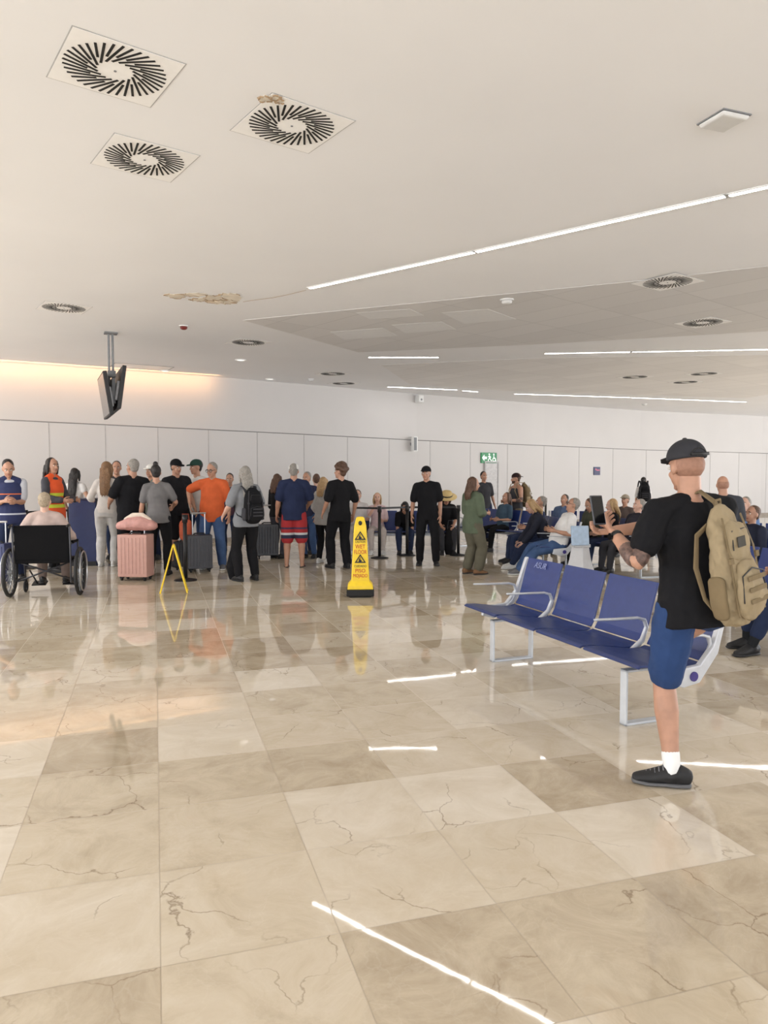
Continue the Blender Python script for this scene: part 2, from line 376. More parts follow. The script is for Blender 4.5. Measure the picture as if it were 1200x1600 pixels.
    for nm in 'lr':
        a=an[nm]; ff=fd[nm]; sd=ff.cross(V((0,0,1))); z=V((0,0,1)); o=a-z*.08
        if sock:
            m=MB(); m.loft([a+(kn[nm]-a)*.2,a+(kn[nm]-a)*.08,a,a+ff*.02+V((0,0,-.03))],[.045,.043,.0425,.038],n=16); m.build('sock',sock,root,k,True)
        if shoe:
            m=MB()
            m.loft([o-ff*.066+z*.05,o-ff*.035+z*.058,o+ff*.04+z*.052,o+ff*.11+z*.038,o+ff*.17+z*.03],[(.034,.05),(.042,.058),(.044,.05),(.048,.036),(.036,.026)],side=sd,n=14)
            m.loft([o-ff*.012+z*.05,a-z*.012] if sock else [o-ff*.012+z*.05,a+z*.005],[.05,.053 if sock else .049],n=14,rnd=False)
            so=MB(); so.loft([o-ff*.08+z*.014,o-ff*.03+z*.014,o+ff*.04+z*.013,o+ff*.12+z*.013,o+ff*.185+z*.016],[(.034,.014),(.047,.014),(.045,.013),(.055,.013),(.038,.013)],side=sd,n=16)
            q=pend(m,'shoe',shoe[0],root,max(.006,vox*.7),2,None,k)
            so.build('sole',shoe[1],q,k,True)
            if laces:
                lm=MB()
                for i in range(5):
                    c_=o+ff*(.045+.02*i)+z*(.102-.0085*i); lm.loft([c_-sd*.028-z*.012,c_+z*.002,c_+sd*.028-z*.012],[.0035]*3,n=6)
                lm.build('laces',laces,q,k,True)
    if hair:
        st,hm=hair; m=MB()
        if st!='bald':
            m.ell(hp(0,-.037,.036),(.081,.098,.096),RH,16)
            m.ell(hp(0,-.055,-.02),(.07,.056,.07),RH,12)
        else: m.ell(hp(0,-.028,.004),(.0765,.081,.08),RH,16)
        if st in('long','bob','grey'):
            z=V((0,0,1)); e=.33 if st=='long' else .16
            m.loft([hp(0,-.045,.05),hp(0,-.07,-.05),nb-fw*.095-z*.02+u*.06,nb-fw*.125-z*(e-.12),nb-fw*.125-z*(e-.07)],[(.078,.055),(.085,.055),(.09,.042),(.08,.03),(.045,.018)],side=rx,n=12)
            for s_ in(-1,1): m.loft([hp(s_*.06,-.005,.06),hp(s_*.08,.0,-.02),hp(s_*.082,-.015,-.12)],[.03,.026,.02],n=8)
            for j in range(7):
                a=-1+j/3; m.loft([hp(a*.07,-.1,.0),nb-fw*(.15-.03*abs(a))+rx*a*.075-z*(e-.16),nb-fw*(.14-.02*abs(a))+rx*a*.07-z*(e-.05+.03*(j%2))],[.018,.017,.008],n=6)
        if st=='curly':
            for i in range(46):
                a=random.uniform(0,6.28); b=random.uniform(-.15,1.5); d=V((math.cos(a)*math.cos(b)*.095,math.sin(a)*math.cos(b)*.105-.02,math.sin(b)*.105+.04))
                if d.y>.05 and d.z<.08: continue
                m.ell(hp(*d),(.034,.034,.034),RH,8)
        if st=='bun': m.ell(hp(0,-.05,.14),(.045,.045,.04),RH,10)
        if st=='tail': m.loft([hp(0,-.1,.05),hp(0,-.15,.0),hp(0,-.14,-.16)],[.025,.035,.015],n=8)
        pend(m,'hair',hm,root,min(vox,.011),1,None,k,0 if st=='bald' else .012)
    if cap:
        cm,bk=cap[0],cap[1]; m=MB(); m.ell(hp(0,-.014,.042),(.09,.11,.094),RH,18,zmin=-.12)
        y=-1 if bk else 1; bx_=.145 if vox<.01 else .165
        bl=MB(); pts=[hp(0,-.012+y*.06,.05),hp(0,-.012+y*(bx_-.04),.048),hp(0,-.012+y*bx_,.034)]
        bl.loft(pts,[(.078,.007),(.075,.006),(.045,.005)],side=hx,n=14)
        q=pend(m,'cap',cm,root,.01 if vox>.01 else .007,1,None,k); bl.build('cap_brim',cm,q,k,True)
        if vox<.01:
            s_=MB(); s_.loft([hp(-.05,-.107,.042),hp(-.03,-.114,.066),hp(0,-.118,.076),hp(.03,-.114,.066),hp(.05,-.107,.042)],[.004]*5,n=6); s_.box(hp(0,-.12,.045),(.1,.006,.014),RH); s_.build('cap_strap',BLACK,q,k,True)
            s_=MB(); s_.ell(hp(0,-.012,.137),(.012,.012,.006),RH,10); s_.build('cap_button',BLACK,q,k,True)
    if glasses:
        m=MB()
        for s_ in(-1,1):
            m.torus(hp(s_*.033,.1,.0),.022,.003,RH@MX.Rotation(R(90),3,'X'),16,6); m.rod(hp(s_*.055,.095,.004),hp(s_*.082,-.02,.006),.003,6)
        m.rod(hp(-.012,.102,.003),hp(.012,.102,.003),.003,6); m.build('glasses',BLACK,root,k,True)
    return root,dict(hand=wr,head=hc,hz=hz,k=k,sh=sh,P=P,el=el)
def Q(label,x,fy,ty,rot,**kw):
    p=fl(x,fy); H=at(x,ty,p.y).z; H=min(max(H,1.5),1.88)
    if kw.get('cap'): H-=.015
    kw.setdefault('head',(random.uniform(-22,22),random.uniform(-10,2))); kw.setdefault('side',random.uniform(-3,3)); kw.setdefault('twist',random.uniform(-10,10)); kw.setdefault('lean',random.uniform(-2,3))
    return person(label,p,rot,H,**kw)
def wpt(root,p):
    return V(root.location)+MX.Rotation(root.rotation_euler.z,3,'Z')@V(p)
def backpack(label,loc,rot,m1,m2,k=1.0,patch=None,one=False,vox=.013,disp=0):
    t=thing('backpack',label,'backpack',loc,rot); S1=(1,0,0)
    b=MB(); b.loft([(0,0,.02),(0,-.01,.07),(0,-.015,.22),(0,0,.38),(0,.015,.46),(0,.025,.5)],[(.12,.055),(.15,.085),(.157,.088),(.14,.07),(.11,.05),(.07,.03)],side=S1,n=24,pw=2.7 if not one else 2.3); pend(b,'pack_body',m1,t,vox,2,None,k,disp)
    p=MB(); p.loft([(0,-.09,.045),(0,-.105,.1),(0,-.105,.19),(0,-.09,.25)],[(.1,.04),(.12,.05),(.115,.046),(.08,.03)],side=S1,n=20,pw=2.5); pend(p,'front_pocket',m1,t,vox,2,None,k,disp*.7)
    p=MB(); p.loft([(0,-.07,.3),(0,-.072,.35),(0,-.052,.42)],[(.09,.034),(.105,.038),(.08,.03)],side=S1,n=20,pw=2.5); pend(p,'top_pocket',m1,t,vox,2,None,k,disp*.7)
    for s in(-1,1):
        p=MB(); p.loft([(s*.145,-.0,.04),(s*.153,0,.1),(s*.15,0,.2)],[(.02,.05),(.028,.055),(.022,.055)],side=S1,n=14,pw=2.6); pend(p,'side_pouch',m2,t,vox,2,None,k)
        q=MB()
        if one and s<0: path=[(s*.08,.06,.44),(s*.13,.1,.4),(s*.165,.11,.26),(s*.165,.08,.12),(s*.14,.04,.06)]
        elif one: path=[(s*.08,.05,.45),(s*.07,.09,.53),(s*.06,.17,.585),(s*.06,.25,.56),(s*.1,.28,.4),(s*.16,.22,.22),(s*.18,.1,.1),(s*.14,.03,.06)]
        else: path=[(s*.08,.06,.45),(s*.1,.12,.535),(s*.11,.21,.55),(s*.12,.3,.5),(s*.135,.345,.36),(s*.16,.29,.2),(s*.175,.15,.1),(s*.14,.04,.06)]
        q.loft(path,[(.026,.007)]*3+[(.02,.006)]*(len(path)-3),side=S1,n=8); q.build('strap',m2,t,k,True)
    w=MB()
    for z in(.1,.15,.2): w.box((0,-.157,z),(.16,.004,.02))
    for s in(-1,1): w.loft([(s*.09,-.05,.47),(s*.12,-.085,.32),(s*.125,-.1,.04)],[(.01,.003)]*3,side=S1,n=6); w.box((s*.124,-.095,.285),(.03,.014,.026))
    w.build('webbing',m2,t,k)
    zp=MB(); zp.loft([(-.11,-.13,.1),(-.1,-.134,.215),(0,-.134,.24),(.1,-.134,.215),(.11,-.13,.1)],[.0035]*5,n=6); zp.loft([(-.09,-.096,.33),(-.07,-.085,.41),(.07,-.085,.41),(.09,-.096,.33)],[.0035]*4,n=6); zp.build('zip',BLACK,t,k)
    h=MB(); h.loft([(-.03,.03,.5),(-.02,.02,.545),(.02,.02,.545),(.03,.03,.5)],[.008]*4,n=6); h.build('carry_handle',m2,t,k,True)
    if patch: pb=MB(); pb.box((-.03,-.111,.36),(.07,.006,.045)); pb.build('patch',patch,t,k)
    return t
# ------------------------------------------------------------ room shell
b=MB(); b.box((4,12,-.1),(44,42,.2)); struct(b.build('floor',floor_mat()))
CEIL=mat('ceiling_paint',(238,239,242),.8,var=.02,scale=.6)
b=MB(); b.box((4,12,CZ+.1),(44,42,.2)); struct(b.build('ceiling',CEIL))
WP=[(-16,10.4),(-7.9,15.2),(-4.06,17.45),(-1.9,19.0),(.93,21.2),(5.2,24.1),(9.2,26.6),(14.9,29.2),(25,32.4)]
WH=[2.8,2.73,2.66,2.63,2.59,2.55,2.5,2.45,2.38]
def wallpt(x,y,off=0.):
    r=ray(x,y)
    for (ax,ay),(bx,by) in zip(WP,WP[1:]):
        dx,dy=bx-ax,by-ay; den=r.x*dy-r.y*dx
        t=(ax*dy-ay*dx)/den; u=(t*r.x-ax)/dx
        if 0<=u<=1:
            l=math.hypot(dx,dy); n=V((dy/l,-dx/l,0)); return V((t*r.x,t*r.y,CH+t*r.z))+n*off, math.degrees(math.atan2(dy,dx))
def wline(p):
    for i in range(len(WP)-1):
        if WP[i][0]<=p.x<=WP[i+1][0]+.01:
            u=(p.x-WP[i][0])/(WP[i+1][0]-WP[i][0]); return WH[i]+(WH[i+1]-WH[i])*u
WALL=mat('wall_panel_paint',(200,197,195),.55,var=.03,scale=.5); JNT=mat('panel_joint',(169,166,164),.7); JNT2=mat('panel_rail',(124,122,121),.7)
b=MB()
for (ax,ay),(bx,by) in zip(WP,WP[1:]):
    l=math.hypot(bx-ax,by-ay); n=V((-(by-ay)/l,(bx-ax)/l,0))*.25; a=V((ax,ay,0)); c=V((bx,by,0)); z=V((0,0,CZ))
    b.add([a,c,c+n,a+n,a+z,c+z,c+n+z,a+n+z],[(3,2,1,0),(4,5,6,7),(0,1,5,4),(1,2,6,5),(2,3,7,6),(3,0,4,7)])
wb=struct(b.build('wall_back',WALL))
b=MB()
for i,((ax,ay),(bx,by)) in enumerate(zip(WP,WP[1:])):
    b.loft([(ax,ay,WH[i]),(bx,by,WH[i+1])],[(.01,.01)]*2,n=4,rnd=False)
b.build('panel_rail',JNT2,wb)
b=MB()
for px in (77,165,247,326,402,475,543,608,672,735,793,850,905,958,1010,1060,1110,1155,1198,-20,-130,1240):
    p,a=wallpt(px,700); b.box((p.x,p.y,wline(p)/2),(.014,.01,wline(p)),MX.Rotation(R(a),3,'Z'))
b.build('panel_joint',JNT,wb)
b=MB()
for (ax,ay),(bx,by) in zip(WP,WP[1:]):
    l=math.hypot(bx-ax,by-ay); c=V(((ax+bx)/2+(by-ay)/l*.015,(ay+by)/2-(bx-ax)/l*.015,.05)); b.box(c,(l,.03,.1),MX.Rotation(math.atan2(by-ay,bx-ax),3,'Z'))
struct(b.build('baseboard_back',mat('skirting',(150,140,128),.5)))
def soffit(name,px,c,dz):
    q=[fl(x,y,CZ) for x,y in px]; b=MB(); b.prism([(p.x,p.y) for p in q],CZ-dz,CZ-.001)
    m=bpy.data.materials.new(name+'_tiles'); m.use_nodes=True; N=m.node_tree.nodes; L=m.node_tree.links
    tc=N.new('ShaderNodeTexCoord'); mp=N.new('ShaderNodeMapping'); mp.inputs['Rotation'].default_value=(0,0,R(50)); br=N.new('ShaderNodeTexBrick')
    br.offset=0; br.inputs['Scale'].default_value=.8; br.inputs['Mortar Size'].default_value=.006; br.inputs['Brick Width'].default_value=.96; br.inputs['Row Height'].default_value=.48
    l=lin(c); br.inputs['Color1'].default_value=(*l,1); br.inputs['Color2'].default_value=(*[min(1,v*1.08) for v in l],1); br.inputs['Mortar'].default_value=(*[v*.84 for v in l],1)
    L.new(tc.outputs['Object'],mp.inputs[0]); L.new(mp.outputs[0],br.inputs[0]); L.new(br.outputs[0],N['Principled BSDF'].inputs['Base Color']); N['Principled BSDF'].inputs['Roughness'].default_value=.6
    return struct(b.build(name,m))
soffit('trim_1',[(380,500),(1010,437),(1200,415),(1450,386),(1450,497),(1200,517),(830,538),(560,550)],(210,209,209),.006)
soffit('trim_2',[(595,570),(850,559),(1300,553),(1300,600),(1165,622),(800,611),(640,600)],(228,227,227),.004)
LPN=mat('pale_ceiling_panel',(221,221,221),.4,var=.02)
for i,px in enumerate(([(556,488),(640,482),(662,492),(578,498)],[(516,518),(598,512),(622,524),(538,530)],[(690,488),(762,482),(806,498),(726,505)],[(612,507),(690,502),(712,514),(634,520)])):
    q=[fl(x,y,CZ) for x,y in px]; b=MB(); b.prism([(p.x,p.y) for p in q],CZ-.008,CZ-.0055); struct(b.build('trim_%d'%(3+i),LPN))
p0,a=wallpt(767,735,.01); d=thing('door_1','pale wall door','door',(p0.x,p0.y,0),a); del d['category']; d['kind']='structure'; del d['label']
hgt=2.0
b=MB(); b.box((-.27,-.02,hgt/2),(.04,.05,hgt)); b.box((.27,-.02,hgt/2),(.04,.05,hgt)); b.box((0,-.02,hgt),(.58,.05,.04)); b.build('door_frame',mat('door_frame_grey',(180,178,178),.5),d)
b=MB(); b.box((0,-.01,hgt/2),(.5,.03,hgt)); b.build('door_leaf',mat('door_leaf',(192,190,190),.5),d); b=MB(); b.rod((.18,-.06,1.02),(.08,-.06,1.02),.012); b.build('door_handle',CHROME,d)
# ------------------------------------------------------------ ceiling fixtures
PL=mat('diffuser_plate',(246,246,246),.5,var=.02); GAP_SHADE=mat('painted_gap_shade',(176,176,176),.7); SLG=mat('slot_grey',(70,70,70),.7)
def diffuser():
    t=thing('ceiling_diffuser','','vent')
    g=MB(); g.box((0,0,-.001),(.61,.61,.002)); g.build('painted_gap_shade',GAP_SHADE,t)  # flat grey sheet: shade round the plate edge put in as colour
    b=MB(); b.box((0,0,-.002),(.596,.596,.003)); b.build('plate',PL,t)
    s=MB(); rho=.082
    for i in range(36):
        a=2*math.pi*i/36; n_=V((math.cos(a),math.sin(a),0)); d=V((-math.sin(a),math.cos(a),0))
        s1=math.sqrt(.278**2-rho**2); s0=math.sqrt((.1 if i%2 else .15)**2-rho**2)
        c=n_*rho+d*(s0+s1)/2; s.box((c.x,c.y,-.0045),(s1-s0,.0145,.003),MX.Rotation(a+math.pi/2,3,'Z'))
    s.build('slot_ring',DARK,t)
    h=MB(); h.lathe([(.008,-.003),(.008,-.007),(0,-.007)],n=12); h.build('screw',GREY,t)
    return t
DF=diffuser()
DL=[(180,110,'square swirl air diffuser, largest and nearest, in the top left corner'),(456,196,'square swirl air diffuser touching the peeling paint patch'),(226,249,'square swirl air diffuser lowest of the big three on the white ceiling'),
(100,481,'distant swirl air diffuser at the left edge above the hanging screens'),(388,535,'distant swirl air diffuser between the red-based sensor and the linear lamps'),(1043,441,'swirl air diffuser at the far edge of the grey ceiling field by the long lamp'),
(1098,504,'swirl air diffuser lower right in the grey ceiling field'),(520,584,'small far swirl diffuser, upper of the pair left of the lamps'),(537,599,'small far swirl diffuser, lower of the pair left of the lamps'),
(992,589,'small far swirl diffuser alone left of two others between the right lamps'),(1100,584,'small far swirl diffuser, upper right between the right lamps'),(1071,597,'small far swirl diffuser, lowest between the right lamps')]
for i,(x,y,lb) in enumerate(DL):
    z=CZ-.006 if i in(5,6) else (CZ-.004 if i>8 else CZ); p=fl(x,y,z)
    if i==0: DF.location=p; DF.rotation_euler=(0,0,R(36)); DF['label']=lb; DF['group']='swirl air diffusers in the ceiling'
    else:
        q=dup(DF,p,36,lb,'swirl air diffusers in the ceiling')
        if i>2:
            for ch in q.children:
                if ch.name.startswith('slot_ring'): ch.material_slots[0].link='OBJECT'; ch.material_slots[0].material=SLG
EM=mat('lamp_diffuser',(255,252,248),.5,var=0,emit=26); EM2=mat('downlight_lens',(255,252,248),.5,var=0,emit=1.2)
def strip(lb,a,c,w=.052,z=CZ):
    p=fl(*a,z); q=fl(*c,z); d=q-p; ln=d.length; t=thing('linear_lamp',lb,'ceiling lamp',(p+q)/2,math.degrees(math.atan2(d.y,d.x)),'recessed linear lamps')
    b=MB()
    for s in(-1,1): b.box((0,s*(w/2+.01),-.005),(ln,.02,.01)); b.box((s*(ln/2-.006),0,-.005),(.012,w+.04,.01))
    b.build('frame',WHITE,t); b=MB(); b.box((0,0,-.004),(ln-.024,w,.006)); b.build('lens',EM,t)
strip('far segment of the long linear lamp, ending beside the peeling paint',(483,450),(742,393))
strip('middle segment of the long linear lamp crossing the ceiling',(743,393),(1135,305))
strip('near segment of the long linear lamp cut by the right edge',(1137,305),(1330,262))
strip('short linear lamp alone below the grey ceiling field',(575,558),(686,558))
strip('linear lamp left half above the second grey field',(850,552),(985,549.5)); strip('linear lamp running to the right edge above the second grey field',(987,549.5),(1330,543))
strip('far linear lamp starting above the wall box',(605,604),(715,609)); strip('tiny far linear lamp tail right of the wall box lamp',(722,610),(747,612))
strip('lowest linear lamp left segment near the back wall',(803,615),(985,621)); strip('lowest linear lamp right segment near the back wall',(986,621),(1166,628))
t=thing('access_point','white rounded square access point on the near right ceiling','access point',fl(1131,186,CZ),20)
APW=mat('access_point_white',(212,212,211),.7,var=.02)
b=MB(); b.box((0,0,-.02),(.2,.2,.026),taper=1.12); b.build('housing',APW,t,bevel=.012); b=MB(); b.box((0,0,-.004),(.23,.23,.008)); b.build('mount_plate',GREY,t)
def detector(lb,x,y,m,r=.05,z=CZ):
    t=thing('smoke_detector',lb,'detector',fl(x,y,z)); b=MB(); b.lathe([(r*1.3,0),(r*1.3,-.015),(0,-.015)],n=20); b.build('base',WHITE,t)
    b=MB(); b.lathe([(r,-.015),(r*.95,-.045),(r*.5,-.06),(0,-.06)],n=20); b.build('sensor_head',m,t,smooth=True)
RED=mat('red_plastic',(110,30,26),.4)
detector('white detector under the grey ceiling field',792,468,APW,.07,CZ-.006); detector('dark red headed detector right of the hanging screens',287,509,RED,.055); detector('tiny white detector left of the far diffuser pair',486,592,APW,.06); detector('tiny white detector just under the lowest lamp',1007,631,APW,.07)
def downlight(lb,x,y):
    p=fl(x,y,CZ); t=thing('downlight',lb,'ceiling lamp',p,0,'round downlights'); b=MB(); b.torus((0,0,-.006),.1,.014,n=24); b.build('rim',WHITE,t,smooth=True)
    b=MB(); b.lathe([(.09,-.002),(.09,-.006),(0,-.006)],n=24); b.build('lens',EM2,t)
downlight('round downlight beside the red headed detector',376,562); downlight('round downlight farthest along the white ceiling',422,592); downlight('round downlight left by the rectangular ceiling hatch',258,579)
p=fl(222,573,CZ); t=thing('ceiling_hatch','rectangular access hatch outline right of hanging screens','hatch',p,30); b=MB()
for s in(-1,1): b.box((s*.6,0,-.003),(.012,.6,.006)); b.box((0,s*.3,-.003),(1.2,.012,.006))
b.build('hatch_frame',GREY,t); b=MB(); b.box((0,0,-.002),(1.18,.58,.004)); b.build('hatch_panel',PL,t)
# peeling paint
STAIN=mat('peeled_paint',(222,213,198),.9,var=.2,scale=5,bump=.8); STN2=mat('torn_plaster',(214,207,196),.9,var=.2,scale=20,bump=.6); CRK=mat('crack_brown',(160,136,108),.9,var=.3)
def patch(lb,lobes,m,cracks=()):
    c=fl(*lobes[0][:2],CZ); t=thing('peeling_paint',lb,'paint damage',(c.x,c.y,CZ-.001))
    b=MB()
    for x,y,rw,rh in lobes:
        q=fl(x,y,CZ)-c; w=(fl(x+rw,y,CZ)-fl(x,y,CZ)).length; h=(fl(x,y+rh,CZ)-fl(x,y,CZ)).length
        poly=[]; n=26
        for i in range(n):
            k=random.uniform(.6,1.12); poly.append((q.x+w*k*math.cos(2*math.pi*i/n),q.y+h*k*math.sin(2*math.pi*i/n)))
        z=random.uniform(.004,.009); b.prism(poly,-z,0)
        for i in range(0,n,2):
            if random.random()<.6: b.loft([(*poly[i],-z),(*poly[(i+1)%n],-z-.002),(*poly[(i+2)%n],-z)],[.005]*3,n=5,mi=1)
    b.build('flake',[m,CRK],t)
    for cr in cracks: e=MB(); e.loft([V(fl(x,y,CZ)-c)+V((0,0,-.003)) for x,y in cr],[.0025]*len(cr),n=5); e.build('crack',CRK,t)
patch('long pale peeling water damage on ceiling by the end of the long lamp',[(275,462,18,3.5),(305,460,22,3),(335,466,22,6),(362,464,20,6),(345,471,24,3.5),(310,468,14,2.5)],STAIN,[[(380,471),(400,468),(425,465),(450,460),(478,453)]])
patch('flaking paint patch by the middle diffuser plate',[(415,153,12,5),(430,151,10,4),(438,157,8,4)],STN2)
# wall fittings
def wobj(name,lb,cat,x,y,off=.0):
    p,a=wallpt(x,y,off); return thing(name,lb,cat,p,a)
GRN=mat('exit_green',(10,120,66),.4,emit=.12); WS=mat('sign_white',(240,245,240),.4,emit=.6)
t=wobj('exit_sign','green exit sign with arrow and running figure on back wall','sign',763,715.5); w,h=.64,.32
b=MB(); b.box((0,-.02,0),(w,.04,h)); b.build('panel',GRN,t,bevel=.006)
RX=MX.Rotation(R(90),3,'X'); b=MB()
b.prism([(-.29,0),(-.2,.1),(-.2,.035),(-.1,.035),(-.1,-.035),(-.2,-.035),(-.2,-.1)],.041,.045,rot=RX); b.build('arrow',WS,t); b=MB()
b.ell((.0,-.043,.11),(.028,.004,.028)); b.loft([(.005,-.043,.07),(.025,-.043,-.01)],[(.024,.003)]*2,n=8)
b.loft([(.015,-.043,.0),(-.035,-.043,-.05),(-.04,-.043,-.125)],[(.015,.003)]*3,n=6); b.loft([(.02,-.043,.0),(.06,-.043,-.06),(.105,-.043,-.09)],[(.015,.003)]*3,n=6); b.loft([(.0,-.043,.06),(-.05,-.043,.025)],[(.012,.003)]*2,n=6); b.loft([(.01,-.043,.06),(.065,-.043,.015)],[(.012,.003)]*2,n=6); b.build('running_figure',WS,t); b=MB()
b.torus((.2,-.043,-.05),.055,.012,RX,20,6); b.ell((.185,-.043,.11),(.026,.004,.026)); b.loft([(.185,-.043,.1),(.19,-.043,-.01),(.24,-.043,-.01),(.275,-.043,-.1)],[(.014,.003)]*4,n=6)
b.build('wheelchair_symbol',WS,t)
t=wobj('fire_sign','small red and white fire equipment sign below exit sign','sign',762,729); b=MB(); b.box((0,-.01,0),(.17,.02,.19)); b.build('panel',mat('sign_red',(190,40,40),.4),t); b=MB(); b.box((-.02,-.022,-.04),(.09,.004,.09)); b.box((.02,-.022,.04),(.06,.004,.08)); b.build('pictogram',WS,t)
t=wobj('wall_sign','small square navy sign with a pink mark on back wall','sign',932,736); b=MB(); b.box((0,-.015,0),(.3,.03,.28)); b.build('panel',mat('sign_navy',(28,34,84),.4),t); b=MB(); b.box((.04,-.032,.03),(.16,.004,.04)); b.box((-.06,-.032,.06),(.07,.004,.05)); b.build('marking',mat('sign_pink',(190,90,120),.4),t)
t=wobj('wall_speaker','slim white speaker on bracket on the back wall','speaker',642,694); b=MB(); b.box((0,-.16,0),(.16,.12,.42)); b.build('cabinet',WHITE,t,bevel=.02); b=MB(); b.box((-.02,-.223,0),(.1,.006,.36)); b.build('grille',GREY,t); b=MB(); b.box((.0,-.05,0),(.05,.12,.08)); b.build('bracket',GREY,t)
t=wobj('wall_camera','white box camera high on back wall under the ceiling','camera',652,624); b=MB(); b.box((0,-.1,0),(.18,.2,.2)); b.build('housing',WHITE,t,bevel=.02); b=MB(); b.rod((0,-.2,-.02),(0,-.205,-.02),.03,16); b.build('lens',GREY,t)
# hanging screens
p=fl(173,520,CZ); ang=math.degrees(math.atan2(p.y,p.x))+5
t=thing('hanging_screens','pair of tilted black screens hung on ceiling pole, seen edge on','screen',p,ang)
zt=at(173,575,p.y).z-CZ
b=MB(); b.box((0,0,-.01),(.2,.2,.02)); b.rod((0,-.025,0),(0,-.025,zt-.3),.018); b.rod((0,.035,0),(0,.035,zt-.3),.018); b.build('pole',GREY,t)
b=MB(); b.box((0,0,zt-.4),(.7,.05,.4)); b.box((0,0,zt-.1),(.14,.12,.1)); b.build('bracket',GREY,t)
for s,zo in((1,-.1),(-1,0)):
    r=MX.Rotation(R(s*-8),3,'X'); c=V((0,s*.1,zt+zo-.36)); b=MB(); b.box(c,(1.15,.06,.68),r); q=b.build('screen_housing',BLACK,t,bevel=.008); b=MB(); b.box(c+r@V((0,s*.031,0)),(1.1,.004,.63),r); b.build('display',GLASSY,q)
    for i in(-1,0,1): bb=MB(); bb.box(c+r@V((i*.35,-s*.045,-.05)),(.16,.04,.3),r); bb.build('rear_box',mat('grey_metal',(150,150,152),.4,.3),q)
# ------------------------------------------------------------ seating
BLUE=mat('seat_blue',(32,50,104),.38,var=.06); BLUE2=mat('seat_blue_back',(38,57,116),.38,var=.06); LEGM=mat('leg_metal',(205,210,216),.35,.4,var=.04)
def bench(lb,loc,ang):
    t=thing('airport_bench',lb,'bench',(loc[0],loc[1],0),ang,'blue four seat airport benches')
    for i in range(4):
        x=-.87+.58*i; b=MB(); b.ribbon([(-.31,.452),(-.285,.462),(-.2,.458),(-.08,.44),(.06,.42),(.15,.418),(.2,.432)],x-.275,x+.275,.016); b.build('seat',BLUE,t,smooth=False,bevel=.005)
        b=MB(); P_=[(.205,.44),(.235,.49),(.262,.58),(.288,.68),(.318,.78),(.34,.85)]
        b.ribbon(P_,x-.265,x+.265,.016); k=b.build('backrest',BLUE2,t,bevel=.005)
        if i==0: text('ASUR',.075,mat('lettering_grey',(138,149,192),.4),k,(x-.02,.3065,.8),(R(90-15.5),0,0),'lettering',.25)
    b=MB(); b.box((0,.05,.372),(2.34,.08,.06)); b.box((0,.06,.402),(2.2,.05,.02)); b.build('beam',ALU,t,bevel=.008)
    for s in(-.86,.86):
        b=MB()
        b.box((s,-.18,.18),(.06,.016,.36)); b.box((s,.2,.18),(.06,.016,.36)); b.box((s,.01,.008),(.06,.396,.016)); b.box((s,.01,.352),(.06,.396,.016)); b.build('leg',LEGM,t,bevel=.003)
    for s in(-1.16,-.58,.58,1.16):
        b=MB(); b.loft([(s,.1,.39),(s,.19,.46),(s,.225,.55),(s,.205,.602),(s,.15,.618),(s,-.05,.622),(s,-.2,.628)],[(.016,.024),(.015,.022),(.015,.016),(.017,.013),(.02,.01),(.021,.009),(.018,.008)],side=(1,0,0),n=10); b.build('armrest',ALU,t,smooth=True)
    for s in(-1.17,1.17):
        b=MB(); b.prism([(-.12,.34),(.0,.31),(.12,.33),(.26,.5),(.355,.85),(.33,.85),(.22,.55),(.12,.44),(-.1,.42)],s-.02,s+.02,rot=MX(((0,0,1),(1,0,0),(0,1,0)))); k=b.build('end_bracket',ALU,t,bevel=.008)
        b=MB(); e=1 if s>0 else -1; b.rod((s+e*.02,.07,.375),(s+e*.026,.07,.375),.03,18); b.build('end_cap',mat('cap_purple',(60,50,120),.4),k)
    return t
B1=((1.40,5.53),-69.4)
bn=bench('large blue four seat bench in front with arm rests, nearest to camera',*B1); flush()
BN={'b2':((2.72,12.9),-86,'blue bench under the white shirted reclining man, behind front bench'),'b3':((2.3,15.9),-55,'blue bench behind the woman in olive green'),
'b4':((.3,15.2),0,'far blue bench between barrier posts with a couple seated at its left'),'b5':((3.72,7.0),-76,'blue bench cut by right edge under the sock wearing person'),'b6':((4.5,14.9),-18,'blue bench farthest back behind the pale sloped stand'),'b7':((5.75,11.2),-30,'blue bench with the grey haired man in blue shirt, right edge'),
'b8':((4.65,9.0),-62,'blue bench right behind the tan backpack at right'),'b9':((3.95,12.3),-76,'blue bench between the phone and the farthest bench at right')}
for k_,(l,a,lb) in BN.items(): dup(bn,(l[0],l[1],0),a,lb)
def on(kb,s,back=.05):
    l,a=BN[kb][:2]; d=V((math.cos(R(a)),math.sin(R(a)),0)); n=V((-d.y,d.x,0)); return V((l[0],l[1],0))+d*s+n*back, a+180
SIT=dict(pel=.535,lf=(-.12,.48,.08),rf=(.12,.5,.08),lean=-12,la=(-.02,.3,-.33),ra=(-.02,.3,-.33))
def sit(lb,kb,s,H=1.7,**k):
    q=dict(SIT); q.update(k); p,a=on(kb,s)
    return person(lb,p,a+q.pop('turn',0),H,**q)
BS=(mat('shoe_black',(24,24,26),.6),mat('sole_black',(40,40,42),.6)); WSH=(mat('shoe_white',(215,215,212),.6),mat('sole_white',(225,225,222),.6)); GS=(mat('shoe_grey',(95,95,98),.6),WSH[1])
C=cloth
BLK=C('black',(22,22,25)); CHAR=C('charcoal',(58,58,62)); NAVY=C('navy',(36,44,70)); JEAN=C('denim',(66,88,126)); DJEAN=C('dark_denim',(40,50,76)); WHT=C('white',(222,220,218)); GRY=C('grey',(140,138,136))
HOLD=dict(la=(-.1,.28,-.26),ra=(-.1,.26,-.24),curl=.9)
